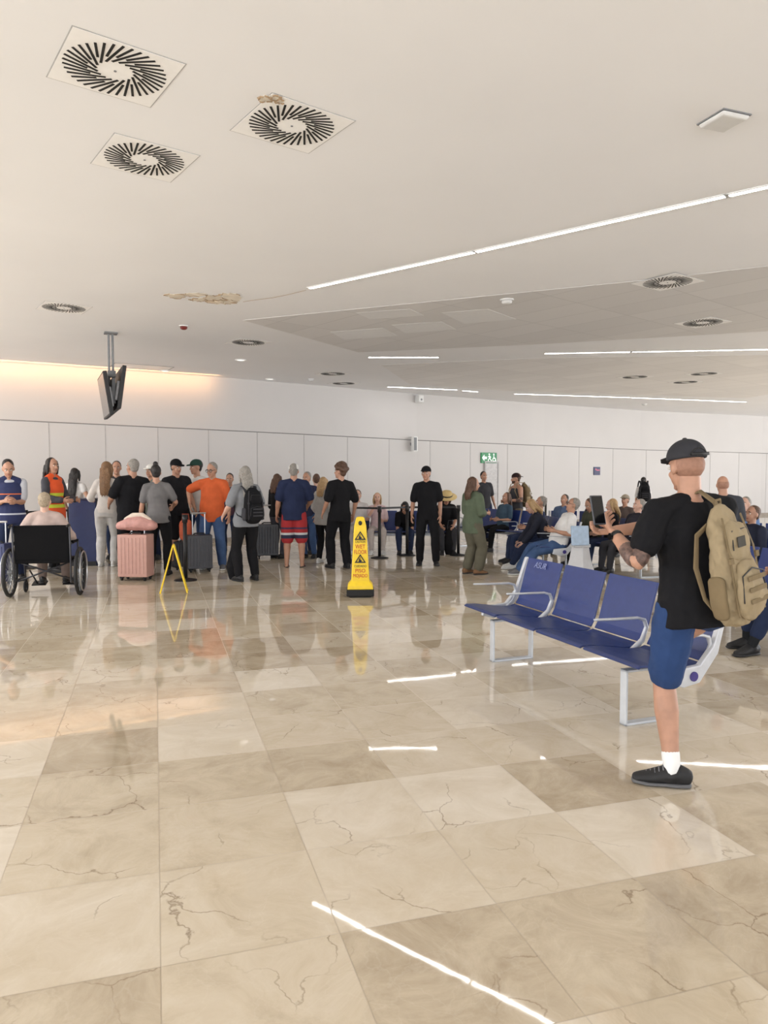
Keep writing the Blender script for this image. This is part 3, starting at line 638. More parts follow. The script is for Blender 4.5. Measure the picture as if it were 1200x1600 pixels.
# ---- foreground man
ft=fl(1050,1228); mrot=5
Rm=MX.Rotation(R(mrot),3,'Z'); mroot=V((ft.x,ft.y,0))+Rm@V((.1,0,0))
seat_pt=Rm.transposed()@(V((1.78,4.5,.56))-mroot)
fm,fi=person('man in black shirt, blue shorts and black cap with one leg raised, holding a phone',mroot,mrot,1.765,lean=2,side=-3,twist=6,skin='m',
 lw=at(960,834,3.84),rw=at(962,829,3.99),lh=(.45,-.6,-1),rh=(.4,-.2,-1),lf=(-.1,0,.08),rf=tuple(seat_pt),kr=(1,-.1,.7),kl=(0,1,0),head=(4,-6),curl=1.0,lp=(-.6,.2,.9),rp=(-.6,.2,.9),
 top=(BLK,.62,-.12,.018),bot=(C('shorts_blue',(44,66,108)),.84,.012),shoe=(BS[0],mat('sole_grey',(96,96,98),.6)),sock=C('sock',(232,232,230)),hair=('bald',H_SHV),cap=(C('cap_black',(52,52,56)),False),vox=.008,foot=(62,0),fat=1.08,laces=C('lace_grey',(120,120,124)),disp=.017,tattoo=True)
t=thing('phone','black phone held up by the man in black shirt','phone',at(934,797,3.83),0); t.rotation_euler=(R(-14),0,R(24))
b=MB(); b.box((0,0,0),(.078,.01,.155)); b.build('case',mat('phone_case',(58,60,66),.4),t,bevel=.004); b=MB(); b.box((0,-.0055,0),(.066,.002,.14)); b.build('display',GLASSY,t); b=MB(); b.box((.015,.0065,.048),(.03,.004,.03)); b.build('camera_bump',GREY,t)
w0=wpt(fm,fi['hand']['l']*fi['k']); e0=wpt(fm,fi['el']['l']*fi['k']); dw=(w0-e0).normalized(); wt=thing('wrist_watch','black wrist watch on the forearm of the man in black shirt','watch',w0-dw*.025)
b=MB(); b.loft([dw*-.012,dw*.012],[.034,.0335],n=18,rnd=False); b.build('band',BLACK,wt,smooth=True); b=MB(); nn=dw.cross(V((0,0,1))).normalized(); b.loft([nn*-.04-V((0,0,0)),nn*-.03],[.019,.019],n=16,rnd=False); b.build('dial',GLASSY,wt)
TAN=C('tan_canvas',(152,136,108)); TAN2=C('tan_canvas_dark',(122,106,80))
bl=wpt(fm,V((.115,-.2,.9)))
bp=backpack('tan canvas backpack hanging on back of the man in black shirt',bl,mrot+28,TAN,TAN2,1.08,mat('patch_dark',(62,58,52),.8),one=True,vox=.009,disp=.06); bp.rotation_euler=(R(-5),R(-8),R(mrot+28)); bp.scale=(.77,.76,1.0)
# ---- queue, left to right
VST=mat('vest_navy',(36,44,84),.8,bands=[(1.0,1.02,(190,194,204)),(1.3,1.318,(214,110,60))])
HIV=mat('vest_orange',(236,92,40),.7,bands=[(1.06,1.11,(214,226,70)),(1.25,1.3,(214,226,70))])
Q('staff man in navy vest with pale sleeves reading a phone at left edge',20,906,718,205,skin='m',top=(C('pale_shirt',(186,188,194)),.75,-.04),vest=VST,bot=(NAVY,1.93),shoe=BS,hair=('short',H_BLK),head=(0,-22),**HOLD)
Q('staff woman in orange and yellow safety vest',86,893,716,262,sex='f',skin='m',top=(C('grey_dark',(74,74,80)),1.9,-.1),vest=HIV,bot=(BLK,1.93),shoe=BS,hair=('long',H_BLK),la=(0,.3,-.3),ra=(0,.3,-.3))
Q('woman in white crop top with long dark hair behind the counter',121,871,732,-8,sex='f',skin='m',top=(WHT,.3,.08),bot=(BLK,1.93),shoe=WSH,hair=('long',H_BLK),la=(.12,.14,-.46),ra=(.14,.2,-.38))
Q('woman in white top and white trousers with long brown hair, back turned',168,885,722,8,sex='f',skin='l',top=(C('offwhite',(218,212,206)),1.2,-.06),bot=(C('white_jean',(205,203,200)),1.93,.022),shoe=WSH,hair=('long',H_LBR),la=(.1,.2,-.36),ra=(.05,.24,-.34))
Q('man in black shirt and black trousers with short grey hair beside pink suitcase',207,894,718,25,skin='m',top=(BLK,.8,-.14,.024),bot=(BLK,1.93,.024),shoe=BS,hair=('short',H_GRY),belly=.06,fat=1.12,la=(.12,.22,-.36),ra=(.1,.08,-.5),side=3)
Q('dark haired person half hidden behind man in black shirt',184,872,721,190,skin='m',top=(CHAR,.8,-.1),bot=(DJEAN,1.93),shoe=BS,hair=('short',H_BLK))
Q('woman in grey shirt with topknot and black trousers by the pink suitcase',249,899,727,10,sex='f',skin='m',top=(C('grey_print',(112,110,110)),.7,-.12),bot=(BLK,1.93),shoe=BS,hair=('bun',H_BLK),la=(.1,.1,-.5),ra=(.1,.26,-.32),fat=1.08,side=-3)
Q('person in white cap behind the woman with topknot',238,874,725,170,skin='m',top=(C('sage',(120,126,116)),.8,-.1),bot=(DJEAN,1.93),shoe=BS,hair=('short',H_BRN),cap=(C('cap_offwhite',(222,220,214)),False))
Q('man in black cap and sleeveless black top behind the grey shirted woman',279,884,714,215,skin='m',top=(C('black_text',(30,30,34)),.35,-.12),bot=(BLK,.95),shoe=BS,hair=('short',H_BLK),cap=(BLK,False),la=(.1,.1,-.48),fat=1.08)
Q('man in dark green cap and white shirt behind orange shirted man',309,880,717,160,skin='m',top=(C('white_tee',(214,212,208)),.75,-.12),bot=(JEAN,1.93),shoe=WSH,hair=('short',H_BLK),cap=(C('cap_green',(40,66,58)),False))
Q('man in orange shirt and blue jeans with hand on hip',333,889,723,184,skin='m',top=(C('orange',(206,98,56)),.85,-.16,.024),bot=(JEAN,1.93,.022),shoe=GS,hair=('short',H_GRY),belly=.06,fat=1.05,la=(.1,.05,-.5),ra=(.2,.0,-.34),rh=(1,-.5,0),glasses=True,lf=(-.16,.05,.08),rf=(.14,-.03,.08),head=(-14,-10),twist=-6)
Q('dark haired person hidden between orange shirt and long grey hair',359,868,740,185,skin='m',top=(C('plum',(84,60,72)),.8,-.1),bot=(DJEAN,1.93),shoe=BS,hair=('short',H_BLK))
r,i=Q('woman in grey top and black leggings with long grey hair and black backpack',385,907,729,35,sex='f',skin='l',top=(C('grey_top',(128,130,134)),.8,-.12,.026),bot=(BLK,1.93,.018),shoe=BS,hair=('long',H_GRY),la=(.12,.2,-.4),ra=(.1,.16,-.44),fat=1.1,twist=0,lean=0,side=0)
backpack('black backpack worn by the long grey haired woman',wpt(r,(.02,-.215,.9)),38,BLK,CHAR,.98)
Q('person in black top turned away left of the white capped man',434,872,741,-30,sex='f',skin='l',top=(BLK,1.2,-.1),bot=(C('pale_grey_trousers',(70,70,78)),1.93),shoe=BS,hair=('bob',H_BRN),fat=1.05)
SWM=mat('swim_shorts',(168,44,48),.8,bands=[(.50,.56,(40,44,70)),(.56,.6,(205,205,205)),(.66,.69,(60,50,80))])
Q('man in white cap, navy shirt and red swim shorts with flip flops',460,886,724,4,skin='m',top=(C('navy_tee',(40,48,76)),.8,-.15,.026),bot=(SWM,.98,.024),shoe=None,hair=('short',H_GRY),cap=(C('cap_white',(228,227,222)),False),la=(.1,.06,-.5),ra=(.08,.22,-.38),lf=(-.13,.0,.06),rf=(.13,.02,.06),belly=.04,fat=1.12,side=0)
Q('grey haired man in dark patterned shirt facing camera behind the white cap',483,872,738,165,skin='m',top=(C('dark_pattern',(52,54,78)),.8,-.1),bot=(JEAN,1.93),shoe=BS,hair=('short',H_GRY))
Q('brown haired person behind the blond woman in cardigan',495,866,741,30,skin='l',top=(C('beige',(168,150,130)),.8,-.1),bot=(DJEAN,1.93),shoe=BS,hair=('short',H_BRN))
Q('blond woman in light grey cardigan and black leggings',505,880,746,-25,sex='f',skin='l',top=(C('cardigan',(176,174,170)),1.9,-.16,.026),bot=(BLK,1.93,.012),shoe=WSH,hair=('bob',H_BLD),la=(.04,.16,-.44),ra=(.08,.1,-.48),fat=1.04)
Q('young man with curly brown hair all in black, back turned',531,888,726,25,skin='m',top=(BLK,.85,-.15,.026),bot=(BLK,1.93,.026),shoe=BS,hair=('curly',H_BRN),head=(35,0),la=(.1,.12,-.46),ra=(.1,.06,-.49),lf=(-.13,.06,.08),rf=(.12,-.05,.08))
Q('man all in black with black cap standing facing camera by the barrier',668,883,728,176,skin='m',top=(BLK,.8,-.14,.022),bot=(BLK,1.93,.02),shoe=BS,hair=('short',H_BLK),cap=(BLK,False),la=(.07,.02,-.52),ra=(.08,.08,-.5),lf=(-.15,.02,.08),rf=(.14,0,.08),fat=1.03,head=(-10,0))
Q('woman in olive green shirt and trousers with brown hair',738,897,746,-62,sex='f',skin='m',top=(C('olive',(88,98,80)),1.2,-.2,.034),bot=(C('olive_trousers',(96,92,78)),1.85,.034),shoe=(C('sandal',(120,90,66)),BS[1]),hair=('bob',H_BRN),la=(-.02,.26,-.3),ra=(-.02,.24,-.3),curl=.9,fat=1.1)
Q('man in dark shirt standing behind the woman in olive green',757,846,737,200,skin='m',top=(CHAR,.8,-.12),bot=(NAVY,1.93),shoe=BS,hair=('short',H_BLK))
r,i=Q('tattooed man in dark tank top and backwards cap facing left',806,856,739,110,skin='m',top=(C('tank',(62,62,66)),0,-.12),bot=(C('khaki',(112,100,82)),.95),shoe=WSH,hair=('short',H_BRN),cap=(C('cap_dark',(48,34,34)),True),la=(-.04,.24,-.28),ra=(0,.22,-.3),beard=H_BRN,fat=1.12,tattoo=True,twist=0,lean=0,side=0)
backpack('small tan backpack worn by the man in tank top',wpt(r,(0,-.215,.92)),110,TAN2,TAN,.95)
r,i=Q('woman in white top with black backpack standing far right',1004,836,746,-12,sex='f',skin='m',top=(WHT,.8,-.1),bot=(BLK,1.93),shoe=WSH,hair=('tail',H_BLK),twist=0,lean=0,side=0)
backpack('black backpack worn by the distant woman in white',wpt(r,(0,-.2,.92)),-12,BLK,CHAR,.95)
Q('man in dark grey shirt standing with back turned beside foreground man',1128,946,744,-5,skin='m',top=(C('grey_tee',(64,66,72)),.8,-.13,.022),bot=(DJEAN,1.93),shoe=BS,hair=('bald',H_SHV),fat=1.1)
# ---- seated
sit('reclining grey haired man in white shirt and jeans',"b2",.95,1.66,skin='m',lean=-22,top=(WHT,.8,-.06,.022),bot=(JEAN,1.93,.02),shoe=GS,hair=('short',H_GRY),belly=.05,lf=(-.12,.72,.08),rf=(.1,.66,.08),head=(0,4),glasses=True,fat=1.08)
sit('blond person in dark jacket leaning forward with legs stretched',"b2",.25,1.62,sex='f',skin='l',lean=24,top=(C('dark_jacket',(44,46,58)),1.9,-.05,.028),bot=(DJEAN,1.93),shoe=WSH,hair=('bob',H_BLD),lf=(-.1,.68,.08),rf=(.12,.6,.08),head=(0,-20))
sit('grey haired man in navy shirt seated behind the dark jacket',"b2",-.5,1.6,skin='m',top=(C('slate_navy',(58,66,92)),.8,-.05),bot=(DJEAN,1.93),shoe=BS,hair=('short',H_GRY))
sit('seated woman on the bench behind woman in olive green',"b3",.3,1.62,sex='f',skin='m',top=(C('teal_grey',(66,86,104)),.8,-.05),bot=(BLK,1.93),shoe=BS,hair=('long',H_BRN))
sit('seated man in white shirt, left of far couple',"b4",-.85,1.7,skin='l',top=(C('white_shirt',(218,214,214)),.8,-.05),bot=(C('stone_trousers',(178,170,164)),1.93),shoe=WSH,hair=('short',H_BRN))
sit('seated woman in pale pink raising hand to her face, right of far couple',"b4",-.44,1.62,sex='f',skin='l',top=(C('pale_pink',(214,190,192)),.8,-.05),bot=(C('pale_trousers',(196,186,180)),1.93),shoe=WSH,hair=('bob',H_BLD),ra=(-.1,.16,.02),rh=(.6,.4,-1))
sit('dark haired seated person bending down on the far bench',"b4",.12,1.6,sex='f',skin='m',lean=42,top=(BLK,.8,-.05),bot=(DJEAN,1.93),shoe=BS,hair=('long',H_BLK),head=(0,-25),la=(.0,.2,-.46),ra=(0,.2,-.46))
hr,hi=sit('seated person in black wearing the straw hat, behind the man in black',"b4",.98,1.66,sex='f',skin='m',lean=10,top=(BLK,.8,-.05,.022),bot=(CHAR,1.93),shoe=BS,hair=('long',H_BRN),head=(0,-24))
sit('seated person in jeans with black socks and shoes cut by right edge',"b5",.28,1.75,skin='m',turn=0,lf=(-.1,.62,.08),rf=(.14,.46,.08),top=(C('blue_shirt',(92,112,150)),.8,-.05),bot=(DJEAN,1.72),shoe=BS,sock=C('black_sock',(32,34,36)),hair=('short',H_GRY))
sit('seated woman in dark top left on the farthest bench at right',"b6",-.3,1.55,sex='f',skin='l',turn=-25,top=(CHAR,.8,-.05),bot=(DJEAN,1.93),shoe=WSH,hair=('bob',H_BLD))
sit('seated person in denim blue shirt leftmost behind the pale sloped stand',"b6",-.9,1.58,skin='m',turn=-25,top=(C('denim_shirt',(84,100,130)),.8,-.05),bot=(BLK,1.93),shoe=BS,hair=('short',H_BLK))
sit('seated person with beige cap on the farthest bench at right',"b6",.3,1.58,skin='m',turn=-25,top=(C('brown_shirt',(86,74,70)),.8,-.05),bot=(BLK,1.93),shoe=BS,hair=('short',H_BRN),cap=(C('cap_beige',(150,140,124)),False))
sit('seated grey haired man in dark blazer near the phone of the foreground man',"b9",.2,1.6,skin='l',turn=0,lean=-16,top=(C('blazer',(46,44,52)),1.9,-.05,.028),bot=(CHAR,1.93),shoe=BS,hair=('short',H_GRY))
sit('seated blond woman in black behind the man in dark blazer',"b9",-.4,1.55,sex='f',skin='l',turn=-8,top=(BLK,1.2,-.05,.02),bot=(DJEAN,1.93),shoe=BS,hair=('bob',H_BLD),lean=-4,head=(-20,-12))
sit('seated person in olive jacket beside the pale sloped stand',"b9",-.95,1.55,skin='m',turn=8,top=(C('olive_jacket',(78,80,66)),1.9,-.05,.024),bot=(BLK,1.93),shoe=BS,hair=('short',H_BRN),lean=8,head=(10,-20),la=(-.06,.3,-.26),ra=(-.06,.28,-.26))
sit('seated man in dark jacket just above the tan backpack at right',"b8",-.3,1.6,skin='m',turn=-5,top=(C('jacket_navy',(44,48,64)),1.9,-.05,.026),bot=(DJEAN,1.93),shoe=BS,hair=('short',H_BRN))
sit('seated woman in green top hidden beside the man in dark grey shirt',"b8",-.95,1.56,sex='f',skin='l',turn=-5,top=(C('moss',(84,104,84)),.8,-.05,.02),bot=(BLK,1.93),shoe=WSH,hair=('bob',H_BRN))
sit('seated grey haired man in blue shirt at right edge',"b7",-.3,1.66,skin='l',turn=-20,top=(C('light_blue',(104,130,172)),.8,-.05),bot=(CHAR,1.93),shoe=BS,hair=('short',H_GRY))
# ---- wheelchair
wl=fl(74,930); wr_=12
VIN=mat('black_vinyl',(16,16,18),.85,bump=.1,spec=.15)
t=thing('wheelchair','wide black wheelchair carrying an elderly woman','wheelchair',(wl.x,wl.y,0),wr_)
b=MB(); b.box((0,-.24,.72),(.66,.03,.46),MX.Rotation(R(5),3,'X')); b.build('backrest',VIN,t,bevel=.012)
b=MB(); b.box((0,.0,.475),(.66,.46,.05)); b.build('seat',VIN,t,bevel=.015)
b=MB(); WF=mat('frame_dark',(60,60,64),.4,.5)
for s in(-1,1):
    x=s*.345
    b.loft([(x,-.22,.2),(x,-.23,.5),(x,-.27,.96)],[.013]*3,n=8); b.rod((x,-.22,.46),(x,.26,.46),.013); b.rod((x,-.2,.22),(x,.3,.22),.012); b.loft([(x,.26,.7),(x,.28,.46),(x,.34,.14)],[.012]*3,n=8); b.rod((x,-.24,.7),(x,.26,.7),.012)
b.rod((-.345,-.05,.2),(.345,-.05,.46),.011); b.rod((.345,-.05,.2),(-.345,-.05,.46),.011); b.build('frame',WF,t,smooth=True)
for s in(-1,1):
    RY=MX.Rotation(R(90),3,'Y'); x=s*.43
    b=MB(); b.torus((x,-.08,.325),.3,.024,RY,36,8); q=b.build('drive_wheel',RUB,t,smooth=True)
    b=MB(); b.torus((x+s*.045,-.08,.325),.262,.009,RY,36,6); b.build('hand_rim',CHROME,q,smooth=True)
    b=MB(); b.rod((x-.03,-.08,.325),(x+.03,-.08,.325),.03,14)
    for i in range(18):
        a=2*math.pi*i/18; b.rod((x,-.08+.02*math.cos(a),.325+.02*math.sin(a)),(x,-.08+.285*math.cos(a),.325+.285*math.sin(a)),.0035,5)
    b.build('spokes',GREY,q)
    b=MB(); b.torus((s*.345,.33,.085),.068,.017,RY,20,8); b.rod((s*.345-.02,.33,.085),(s*.345+.02,.33,.085),.02); b.rod((s*.345,.33,.1),(s*.345,.32,.22),.014); b.build('caster',RUB,t,smooth=True)
    b=MB(); b.box((s*.345,.02,.715),(.05,.34,.035)); b.build('armrest',VIN,t,bevel=.01)
    b=MB(); b.loft([(s*.345,-.265,.95),(s*.345,-.3,.955),(s*.345,-.39,.94)],[.014,.018,.017],n=10); b.build('push_handle',RUB,t,smooth=True)
    b=MB(); b.box((s*.2,.48,.1),(.18,.16,.015),MX.Rotation(R(12),3,'X')); b.rod((s*.3,.36,.3),(s*.22,.44,.1),.011); b.build('footrest',BLACK,t)
person('elderly woman in beige pink cardigan seated in the wheelchair, back turned',(wl.x,wl.y,0),wr_,1.68,sex='f',skin='l',pel=.62,py=-.03,lean=-1,lf=(-.16,.46,.19),rf=(.16,.46,.19),top=(C('beige_cardigan',(184,164,156)),1.9,-.06,.028),bot=(C('taupe',(122,106,98)),1.93),shoe=BS,hair=('short',mat('hair_ash',(164,148,126),.6,var=.3,scale=60,bump=.5)),la=(.14,.22,-.32),ra=(.14,.22,-.32),fat=1.14)
# ---- luggage
def suitcase(lb,x,y,w,h,d,m,rot,hh=.3):
    p=fl(x,y); t=thing('suitcase',lb,'suitcase',(p.x,p.y,0),rot)
    b=MB(); b.box((0,0,.06+h/2),(w,d,h))
    for i in range(7):
        xx=-w/2+w*(i+1)/8; b.box((xx,0,.06+h/2),(w*.05,d+.014,h*.86))
    b.build('shell',m,t,bevel=.025)
    for sx in(-1,1):
        for sy in(-1,1): b=MB(); b.rod((sx*(w/2-.05)-.012,sy*(d/2-.04),.03),(sx*(w/2-.05)+.012,sy*(d/2-.04),.03),.03,14); b.box((sx*(w/2-.05),sy*(d/2-.04),.055),(.05,.04,.03)); b.build('wheel',RUB,t)
    if hh:
        b=MB()
        for s in(-1,1): b.rod((s*.1,d*.32,.05+h),(s*.1,d*.32,.06+h+hh),.009)
        b.rod((-.12,d*.32,.065+h+hh),(.12,d*.32,.065+h+hh),.015); b.build('pull_handle',CHROME,t)
    b=MB(); b.loft([(-.1,0,.06+h),(-.07,0,.085+h),(.07,0,.085+h),(.1,0,.06+h)],[.012]*4,n=8); b.build('top_handle',BLACK,t,smooth=True)
    return t,p
PINK=mat('rose_shell',(202,158,146),.35,var=.04)
_,pp=suitcase('rose pink hard suitcase with raised handle beside the wheelchair',213,906,.46,.64,.28,PINK,-6,.28)
t=thing('tote_bag','pink and cream soft bag resting on the pink suitcase','bag',(pp.x+.02,pp.y-.02,.745),-6)
b=MB(); b.loft([(-.26,0,.08),(-.12,0,.11),(.1,0,.12),(.26,0,.09)],[(.07,.06),(.13,.1),(.13,.11),(.08,.07)],n=14); pend(b,'bag_body',mat('bag_pink',(198,148,140),.7,bump=.2),t,.014,3,None,1.0,.03); b=MB(); b.loft([(-.17,0,.18),(-.05,0,.24),(.1,0,.245),(.22,0,.17)],[.03,.042,.042,.03],n=10); pend(b,'neck_pillow',mat('cream_fabric',(218,202,186),.8),t,.014,3)
suitcase('dark grey hard suitcase beside the orange bag',312,893,.4,.55,.25,mat('shell_dark',(58,58,64),.4),20,.35); suitcase('dark suitcase behind the long grey haired woman',418,872,.42,.6,.26,mat('shell_grey',(60,62,68),.4),10,.35); suitcase('blue suitcase standing at the left edge',-4,914,.36,.55,.25,mat('shell_blue',(40,48,92),.4),0,.3)
suitcase('black suitcase left of the pink suitcase',193,880,.4,.5,.24,mat('shell_black',(34,34,38),.4),0,.4)
p=fl(291,890); ts,_=suitcase('small black suitcase under the orange bag',291,890,.36,.42,.22,MC['shell_black'],0,0)
t=thing('tote_bag','bright orange bag standing on a small black suitcase','bag',(p.x,p.y,.51)); b=MB(); b.loft([(0,0,.03),(0,0,.15),(0,0,.3)],[(.1,.06),(.11,.07),(.1,.04)],side=(1,0,0),n=16,pw=3); pend(b,'bag_body',mat('bag_orange',(196,92,58),.7,bump=.2),t,.014,3,None,1.0,.02); b=MB(); b.loft([(-.06,0,.31),(-.05,0,.43),(.05,0,.43),(.06,0,.31)],[.01]*4,n=6); b.build('handle',mat('bag_orange_dark',(160,70,46),.6),t,smooth=True)
def duffel(lb,x,y,m,k=1.0):
    p=fl(x,y); t=thing('duffel_bag',lb,'bag',(p.x,p.y,0),10); b=MB(); b.loft([(0,0,.05),(0,0,.2),(0,0,.42)],[(.1,.09),(.13,.11),(.08,.06)],side=(1,0,0),n=14); pend(b,'bag_body',m,t,.014,3,None,k); b=MB(); b.loft([(-.06,0,.42),(-.03,0,.62),(.04,0,.62),(.06,0,.42)],[.01]*4,n=6); b.build('strap',CHAR,t,k,True)
duffel('black bag standing on floor left of the grey haired woman',367,905,BLK)
duffel('black bag standing on floor at right edge beyond the tan backpack',1196,915,BLK,1.3)
duffel('dark bag on floor beside the stretched legs of the dark jacket',752,880,CHAR,.8)
duffel('black bag standing on floor just right of the man in black',703,866,BLK,1.1)
fp=fl(460,886)
for s in(-1,1):
    t=thing('flip_flop','flip flop under the %s foot of the man in red shorts'%('left' if s<0 else 'right'),'sandal',(fp.x+s*.135,fp.y+.045,0),-s*8); b=MB(); b.prism([(.045*math.cos(a)*(1 if math.sin(a)>0 else .8),.135*math.sin(a)) for a in [i*.314 for i in range(20)]],0,.016); b.build('sole',BLACK,t); b=MB(); b.loft([(-.035,.0,.016),(-.02,.03,.062),(0,.075,.03)],[.006]*3,n=6); b.loft([(.035,.0,.016),(.02,.03,.062),(0,.075,.03)],[.006]*3,n=6); b.build('thong_strap',RED,t,smooth=True)
hb=wpt(hr,(hi['head']+hi['hz']*.045)*hi['k'])
t=thing('straw_hat','straw hat worn by the seated person behind the man in black','hat',hb); t.rotation_euler=(R(24),0,0)
ST=mat('straw',(204,178,122),.8,var=.2,scale=80,bump=.4); b=MB(); b.lathe([(.21,-.012),(.21,-.006),(.12,.012),(.112,.06),(.095,.095),(.05,.11),(0,.112)],n=28); b.build('crown',ST,t,smooth=True); b=MB(); b.lathe([(.12,.013),(.121,.02),(.118,.04),(.112,.04)],n=28); b.build('hat_band',BLACK,t)
# ---- counter
p=fl(131,884); t=thing('check_in_counter','navy gate counter in front of the white topped woman','counter',(p.x,p.y,0),6); b=MB(); b.box((0,.15,.58),(.46,.36,1.16)); b.build('cabinet',mat('counter_navy',(32,42,84),.4),t,bevel=.01); b=MB(); b.box((0,.15,1.175),(.5,.4,.03)); b.build('worktop',mat('counter_top',(60,64,84),.3),t,bevel=.006); b=MB(); b.box((0,.15,.04),(.44,.38,.08)); b.build('plinth',BLACK,t)
# ---- barrier posts
def post(lb,x,y,belts=()):
    p=fl(x,y); t=thing('barrier_post',lb,'barrier post',(p.x,p.y,0),0,'black belt barrier posts')
    b=MB(); b.lathe([(.17,0),(.17,.012),(.1,.03),(.035,.04),(0,.04)],n=28); b.build('base',BLACK,t,smooth=False); b=MB(); b.rod((0,0,.03),(0,0,.9),.03,16); b.build('pole',BLACK,t,smooth=True); b=MB(); b.rod((0,0,.88),(0,0,1.0),.04,16); b.build('belt_head',mat('belt_head',(30,30,32),.4),t,smooth=True)
    for bx,by in belts:
        q=fl(bx,by)-p; b=MB(); d=V((q.x,q.y,0)); d=d*(1-.045/d.length); n=V((-d.y,d.x,0)).normalized()*.002; a=V((0,0,.96)); z=V((0,0,.019)); b.add([a-n-z,a+d-n-z,a+d+n-z,a+n-z,a-n+z,a+d-n+z,a+d+n+z,a+n+z],[(3,2,1,0),(4,5,6,7),(0,1,5,4),(1,2,6,5),(2,3,7,6),(3,0,4,7)]); b.build('belt',BLACK,t)
post('barrier post in the middle by the far couple, right of the yellow cone',593,872,[(548,870),(636,868)]); post('barrier post before the dark haired person bending on the far bench',636,868,[(716,868)]); post('barrier post beside the woman in olive green',716,868); post('barrier post right of the folding yellow sign',290,907); post('barrier post behind the wheelchair at left',42,888,[(110,880)]); post('tall thin barrier post before the back wall at right',852,838)
# ---- wet floor cone
YEL=mat('safety_yellow',(240,204,40),.45,var=.04); p=fl(563,931)
t=thing('wet_floor_cone','tall yellow wet floor tower sign on black base in the middle of floor','floor sign',(p.x,p.y,0),2)
b=MB(); b.lathe([(.21,.0),(.21,.05),(.17,.075),(0,.08)],n=4,rot=MX.Rotation(R(45),3,'Z')); b.box((0,0,.06),(.36,.32,.09)); b.build('base',mat('cone_base_black',(12,12,13),.6),t,bevel=.012)
b=MB(); vs=[];prof=[(.17,.14,.1),(.165,.135,.15),(.12,.1,.21),(.085,.075,.86),(.08,.07,.93),(.055,.05,1.03),(.04,.04,1.05)]
for a_,c_,z in prof: vs+= [(-a_,-c_,z),(a_,-c_,z),(a_,c_,z),(-a_,c_,z)]
fs=[(i*4+j,i*4+(j+1)%4,i*4+4+(j+1)%4,i*4+4+j) for i in range(6) for j in range(4)]+[(3,2,1,0),(24,25,26,27)]
b.add(vs,fs); b.build('tower',YEL,t,bevel=.012)
b=MB(); b.ell((0,-.07,.97),(.025,.012,.03)); b.build('grip_hole',BLACK,t)
def fy(z): return -(.1-(.025)*(z-.21)/.65)-.003
SR=mat('sign_red_print',(196,40,36),.5)
def tx(s_,z,w,sz,m): text(s_,sz,m,t,(0,fy(z),z),(R(90-2.2),0,0),'lettering',0,w)
tx('CAUTION',.725,.13,.045,BLACK); tx('WET',.66,.13,.08,SR); tx('FLOOR',.59,.165,.075,SR); tx('CUIDADO',.405,.16,.042,BLACK); tx('PISO',.345,.13,.07,SR); tx('MOJADO',.28,.185,.065,SR)
RT=MX.Rotation(R(90-2.2),3,'X')
for z0 in(.8,.5):
    b=MB(); c=V((0,fy(z0)-.002,z0)); o=[(-.075,-.05),(.075,-.05),(0,.065)]; k_=.66
    for i_ in range(3):
        a_,c2=o[i_],o[(i_+1)%3]; b.prism([a_,c2,(c2[0]*k_,c2[1]*k_-.002),(a_[0]*k_,a_[1]*k_-.002)],0,.003,c,RT)
    b.prism([(-.02,-.036),(.015,-.036),(.02,-.02),(-.005,.002),(.008,.02),(0,.024),(-.018,.0)],0,.003,c,RT)
    b.build('pictogram',BLACK,t)
# folding sign
p=fl(272,926); t=thing('folding_floor_sign','yellow folding a frame floor sign seen from the side','floor sign',(p.x,p.y,0),103)
for s in(-1,1):
    b=MB(); c=V((0,s*.092,.325))
    P2=[(-.11,-.33),(-.08,-.33),(-.07,-.29),(.07,-.29),(.08,-.33),(.11,-.33),(.09,.33),(.045,.345),(.04,.29),(-.04,.29),(-.045,.345),(-.09,.33)]
    b.prism(P2,-.009,.009,c,MX.Rotation(R(90+s*15),3,'X')); b.build('board',YEL,t,bevel=.003)
b=MB(); b.rod((-.09,0,.65),(.09,0,.65),.01); b.build('hinge',YEL,t)
# pale stand
p=fl(906,905); t=thing('display_stand','pale grey sloped stand with light blue panel behind the front bench','stand',(p.x,p.y,0),8)
PG=mat('pale_grey',(200,200,202),.5,var=.03)
b=MB(); b.loft([(0,0,.0),(0,0,.05),(0,0,.3),(0,0,.52)],[(.28,.2),(.26,.18),(.18,.12),(.14,.09)],side=(1,0,0),n=4,rnd=False); b.box((-.0,0,.52),(.26,.18,.05)); b.build('body',PG,t,bevel=.01)
b=MB(); b.box((-.05,-.1,.68),(.28,.03,.3),MX.Rotation(R(-8),3,'X')); b.build('panel',mat('pale_blue',(164,184,206),.4),t,bevel=.01)
flush()
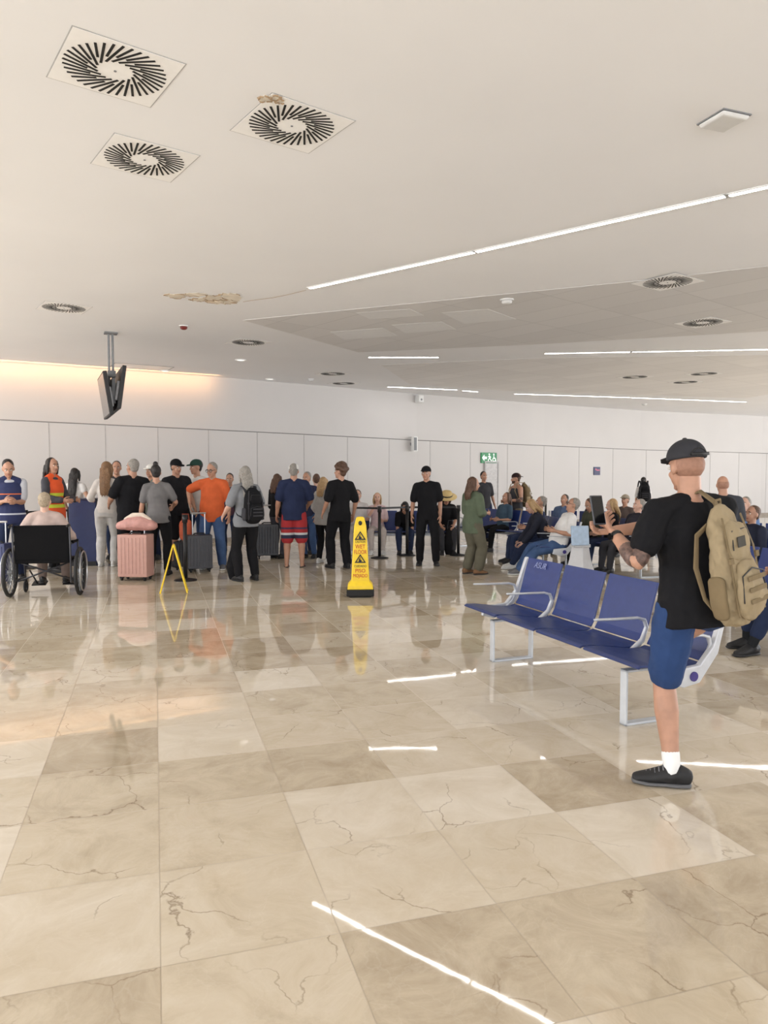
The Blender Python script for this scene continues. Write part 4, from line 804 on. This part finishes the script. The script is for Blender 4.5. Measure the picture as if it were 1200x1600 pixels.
# ------------------------------------------------------------ light
w=bpy.data.worlds.new('World'); sc.world=w; w.use_nodes=True; N=w.node_tree.nodes; L=w.node_tree.links; bg=N['Background']
tc=N.new('ShaderNodeTexCoord'); sx=N.new('ShaderNodeSeparateXYZ'); rp=N.new('ShaderNodeValToRGB'); L.new(tc.outputs['Generated'],sx.inputs[0]); ma=N.new('ShaderNodeMath'); ma.operation='MULTIPLY_ADD'; ma.inputs[1].default_value=.5; ma.inputs[2].default_value=.5
L.new(sx.outputs[2],ma.inputs[0]); L.new(ma.outputs[0],rp.inputs[0]); rp.color_ramp.elements[0].position=.46; rp.color_ramp.elements[0].color=(.98,.99,1,1); rp.color_ramp.elements[1].position=.54; rp.color_ramp.elements[1].color=(.42,.44,.48,1)
L.new(rp.outputs[0],bg.inputs[0]); bg.inputs[1].default_value=3.6
def area(n,loc,rot,sx,sy,e,c=(.98,.985,1)):
    l=bpy.data.lights.new(n,'AREA'); l.shape='RECTANGLE'; l.size=sx; l.size_y=sy; l.energy=e; l.color=c
    o=bpy.data.objects.new(n,l); col.objects.link(o); o.location=loc; o.rotation_euler=[R(a) for a in rot]; return o
area('rear_fill_light',(2,-8,1.8),(110,0,0),26,3.2,460)  # added fill behind the camera, angled up at the ceiling; no window built
area('left_fill_light',(-15,2,1.8),(116,0,-70),12,3.0,640)  # added fill out of view on the left, for queue and ceiling
area('right_fill_light',(22,14,1.8),(116,0,90),18,3.0,1300)  # added fill out of view on the right, lifts far wall and ceiling
for x,y,e in((-9,4,300),(9.5,4,200),(0,-3.5,70),(-12.5,9,460),(18,13,720)): area('overhead_fill_light',(x,y,CZ-.02),(0,0,0),4,3,e)  # unseen overhead lamps, added so the floor bounce brightens the ceiling
p,a=wallpt(20,575,.4); area('cove_light',(p.x,p.y,CZ-.06),(80,0,a),8.5,.06,28,(1,.52,.22))
cam=bpy.data.cameras.new('camera'); co=bpy.data.objects.new('camera',cam); col.objects.link(co); co.location=(0,0,CH); co.rotation_euler=(R(90)-PT,0,0)
cam.sensor_fit='VERTICAL'; cam.sensor_height=36; cam.lens=F*36/1600; cam.clip_start=.05; sc.camera=co
sc.view_settings.view_transform='Standard'; sc.view_settings.look='None'; sc.view_settings.exposure=0
